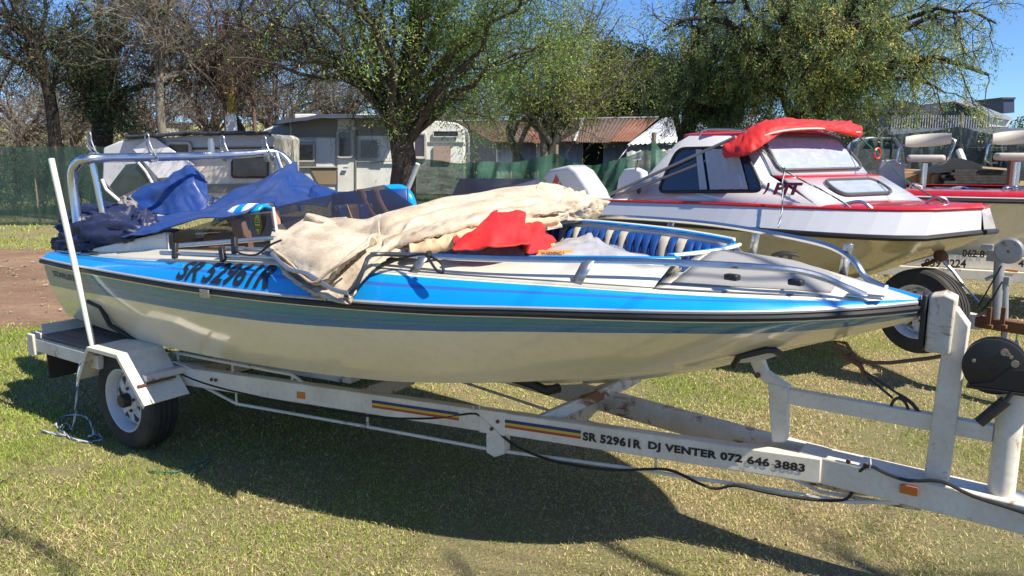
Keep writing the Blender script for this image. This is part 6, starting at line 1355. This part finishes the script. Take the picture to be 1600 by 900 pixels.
xs2 = [(772, 800, CW), (801, 838, ZNC), (839, 868, CW), (869, 911, ZNC), (943, 985, ZNC)]
for a_, b2, m_ in xs2:
    corr(sh, 'wall_sheet', W(a_, 220, Yw), W(b2, 220, Yw), g0(W(b2, 220, Yw)), g0(W(a_, 220, Yw)), m_, 16, .012)
flat(sh, 'dark_backing', [(911, 219), (943, 219), (943, 300), (911, 300)], Yw + .6, M('painted_dark_interior', (.012, .012, .014), .9), .02)  # near-black sheet behind the gap stands in for the unlit inside
sh2 = thing('shed', 'pale zinc roofed shed right of the rusty shed, behind the cabin boat', 'shed')
T2, T3, B3, B2 = W(1036, 184, 27.3), W(1190, 178, 27.3), W(1160, 219, 23), W(980, 226, 23)
for i in range(4): corr(sh2, 'roof_sheet', T2.lerp(T3, i / 4), T2.lerp(T3, (i + 1) / 4 + .004), B2.lerp(B3, (i + 1) / 4 + .004) + Vector((0, 0, .01 * (i % 2))), B2.lerp(B3, i / 4) + Vector((0, 0, .01 * (i % 2))), ZNL, 24)
corr(sh2, 'gable_wall', B2 + Vector((0, .1, -.05)), B3 + Vector((0, .1, -.05)), g0(B3), g0(B2), ZNC, 60, .012)
# utility poles, white post
for px, py, Y, r_, lab in ((345, 40, 24, .10, 'rusty brown utility pole left of the white wrapped post'), (392, 92, 25, .07, 'thin brown pole right of the white wrapped post')):
    q = W(px, py, Y); e = thing('utility_pole', lab, 'pole', (q.x, Y, 0)); mb = MB(); mb.tube([(0, 0, 0), (0, 0, q.z)], [r_, r_ * .75], 10); mb.build('pole', M('pole_wood', (.17, .10, .07), .9, dirt=.5), e)
    if px < 1000: mb = MB(); mb.beam((-.7, -.12, q.z - 1.2), (.7, -.12, q.z - 1.2), .07, .08); mb.build('crossarm', M('pole_wood'), e)
q = W(357, 110, 21); e = thing('wrapped_post', 'white wrapped post with a yellow top behind the front caravan', 'post', (q.x, 21, 0))
mb = MB(); mb.prism([Vector((-.16, -.1, 0)), Vector((.14, -.1, 0)), Vector((.13, -.1, 1.6)), Vector((.10, -.1, 2.75)), Vector((-.02, -.1, 2.85)), Vector((-.14, -.1, 2.6))], (0, .2, 0)); mb.build('white_wrap', M('white_sheeting', (.7, .7, .72), .5, dirt=.3), e, bevel=.02)
mb = MB(); mb.cyl((.03, 0, 2.7), (.03, 0, 3.9), .12, 10); mb.build('yellow_band', M('yellow_tape_wrap', (.45, .34, .03), .6, dirt=.7), e)
wb = thing('white_building', 'small white outbuilding seen between the trees above the front caravan', 'building')
flat(wb, 'wall', [(210, 240), (210, 192), (266, 192), (266, 240)], 32, CW, 2.0); flat(wb, 'roof', [(207, 192), (207, 189), (269, 189), (269, 192)], 31.9, ZNL, 2.3); flat(wb, 'window', [(214, 201), (240, 201), (240, 207), (214, 207)], 31.95, CGL, .02)
# right background
h1 = thing('house', 'grey roofed house at the right behind the drooping tree', 'house')
GRY = M('dark_roof_tiles', (.06, .065, .075), .8, dirt=.3); GW = M('grey_wall', (.18, .18, .2), .8, dirt=.3)
flat(h1, 'wall', [(1372, 280), (1372, 172), (1458, 172), (1458, 280)], 62, GW, 8); flat(h1, 'roof', [(1362, 176), (1392, 157), (1425, 159), (1470, 176)], 61.5, GRY, 9)
h2 = thing('house', 'dark gabled house with a pale metal roof slope at the far right', 'house')
flat(h2, 'wall', [(1462, 280), (1462, 178), (1576, 186), (1576, 280)], 60, GW, 8); flat(h2, 'roof', [(1436, 182), (1482, 160), (1500, 158), (1560, 182)], 59.5, GRY, 9)
flat(h2, 'metal_roof', [(1490, 158), (1500, 155), (1522, 158), (1540, 168), (1582, 184), (1580, 188), (1548, 183), (1520, 168)], 59, ZNL, 9); flat(h2, 'white_wall', [(1546, 184), (1580, 188), (1574, 198), (1546, 198)], 59.2, CW, 2)
h3_ = thing('house', 'small dark blue block at the right edge above the nets', 'house'); flat(h3_, 'wall', [(1568, 176), (1568, 155), (1585, 155), (1585, 176)], 70, M('navy_wall', (.04, .06, .12), .7), 4); flat(h3_, 'roof', [(1566, 155), (1566, 152), (1587, 152), (1587, 155)], 69.9, GRY, 4.4)
pf = thing('palisade_fence', 'grey metal palisade fence in front of the houses', 'fence'); mbp = MB()
z0_, z1_ = W(1400, 200, 55).z, W(1400, 180, 55).z; bm0 = MB(); bm0.beam(W(1392, 184, 55), W(1560, 184, 55), .05, .06); bm0.build('rail', GW, pf)
mb = MB(); mb.box(((W(1392, 200, 55).x + W(1700, 200, 55).x) / 2, 55.1, z0_ / 2), (W(1700, 200, 55).x - W(1392, 200, 55).x, .2, z0_)); mb.build('base_wall', M('blue_grey_wall', (.16, .18, .22), .8, dirt=.4), pf)
mb = MB(); mb.box((0, 0, 0), (.07, .03, z1_ - z0_)); pale = mb.build('pale', M('pale_metal', (.3, .3, .33), .6), pf); pale.location = W(1394, 190, 55)
for i in range(1, 42):
    o = pale.copy(); COL.objects.link(o); o.parent = pf; o.location = W(1394 + i * 4, 190, 55)
# rail stack, log and pipe
rsx = thing('timber_stack', 'black stack of charred beams under a dark sheet at the right', 'stack'); BLK = M('charred_beam', (.02, .018, .018), .8, dirt=.4, dcol=(.12, .1, .09))
mb = MB(); mb.beam((0, 0, 0), (3.3, 0, 0), .16, .12); bm_ = mb.build('beam', BLK, rsx); bm_.location = W(1478, 290, 36); bm_.location.z = .08
for i in range(1, 28):
    o = bm_.copy(); COL.objects.link(o); o.parent = rsx; r_, k_ = divmod(i, 4); o.location = W(1478, 290, 36) + Vector((rnd.uniform(-.3, .3) + r_ * .05, k_ * .2, 0)); o.location.z = .08 + r_ * .13; o.rotation_euler = (0, 0, rnd.uniform(-.04, .04))
flat(rsx, 'dark_sheet', [(1432, 272), (1500, 247), (1512, 250), (1560, 266), (1552, 270), (1500, 268)], 36.3, M('black_sheeting', (.015, .016, .02), .6, bmp=.3), .6)
flat(rsx, 'pale_plank', [(1535, 260), (1573, 263), (1573, 266), (1535, 263)], 35.8, M('pale_plank', (.5, .36, .22), .7), .2)
lg = thing('stone_pile', 'brown sandstone blocks lying left of the black stack', 'stones')
for i, (x0, x1, y0, y1, Y) in enumerate(((1408, 1440, 268, 291, 37), (1436, 1462, 266, 292, 36.8), (1456, 1476, 270, 292, 36.6), (1412, 1450, 264, 274, 37.6))):
    flat(lg, 'block', [(x0, y1), (x0 + 1, y0 + 4), (x0 + 6, y0), (x1 - 5, y0 + 1), (x1, y0 + 6), (x1 + 1, y1)], Y, M('brown_sandstone', (.32, .19, .11), .9, dirt=.6, bmp=.6, bscale=4), .8, .06)
pp = thing('white_pipe', 'short white pipe leaning against the far dark net', 'pipe'); mb = MB(); mb.tube([W(1498, 234, 48), W(1509, 262, 46)], .2, 10); mb.build('pipe', PVC, pp)
mb = MB(); mb.tube([W(1496, 226, 48), W(1499, 236, 48)], .28, 10); mb.build('dark_collar', BLACKR, pp)
tk = thing('water_tank', 'pale grid caged water tank behind the far dark net', 'tank'); flat(tk, 'tank', [(1526, 262), (1526, 230), (1575, 230), (1575, 262)], 50.6, M('pale_plastic_tank', (.45, .5, .48), .5, dirt=.4), 1.5, .1)
mb = MB()
for i in range(8): mb.beam(W(1526 + 7 * i, 262, 50.5), W(1526 + 7 * i, 230, 50.5), .04, .04)
for j in range(4): mb.beam(W(1526, 232 + 9.5 * j, 50.5), W(1575, 232 + 9.5 * j, 50.5), .04, .04)
o = mb.build('cage', ALU, tk); o['kind'] = 'stuff'
rp = thing('red_post', 'dark red steel post at the right edge behind the bar seats', 'post', tuple(g0(W(1577, 290, 30)))); mb = MB(); mb.beam((0, 0, 0), (0, 0, 1.65 + 3 * 30 / 1200), .16, .16, up=(0, 1, 0)); mb.build('post', M('dark_red_paint', (.12, .03, .02), .6, dirt=.5), rp)
# parked car behind the right net
car = thing('parked_car', 'white car parked far behind the cabin boat at the right', 'car'); Yv = 53
flat(car, 'body', [(1300, 286), (1298, 262), (1304, 246), (1330, 240), (1345, 222), (1358, 214), (1400, 214), (1412, 232), (1416, 262), (1414, 286)], Yv, M('white_car_paint', (.6, .62, .64), .25, dirt=.2, coat=.6), 1.7, .08)
flat(car, 'window', [(1347, 232), (1358, 218), (1376, 218), (1376, 232)], Yv - .02, CGL, .02); flat(car, 'window', [(1379, 232), (1379, 218), (1396, 218), (1404, 232)], Yv - .02, CGL, .02)
for px in (1322, 1392): wheel(car, W(px, 279, Yv) + Vector((0, .05, 0)), (0, -1, 0), .33, .2)
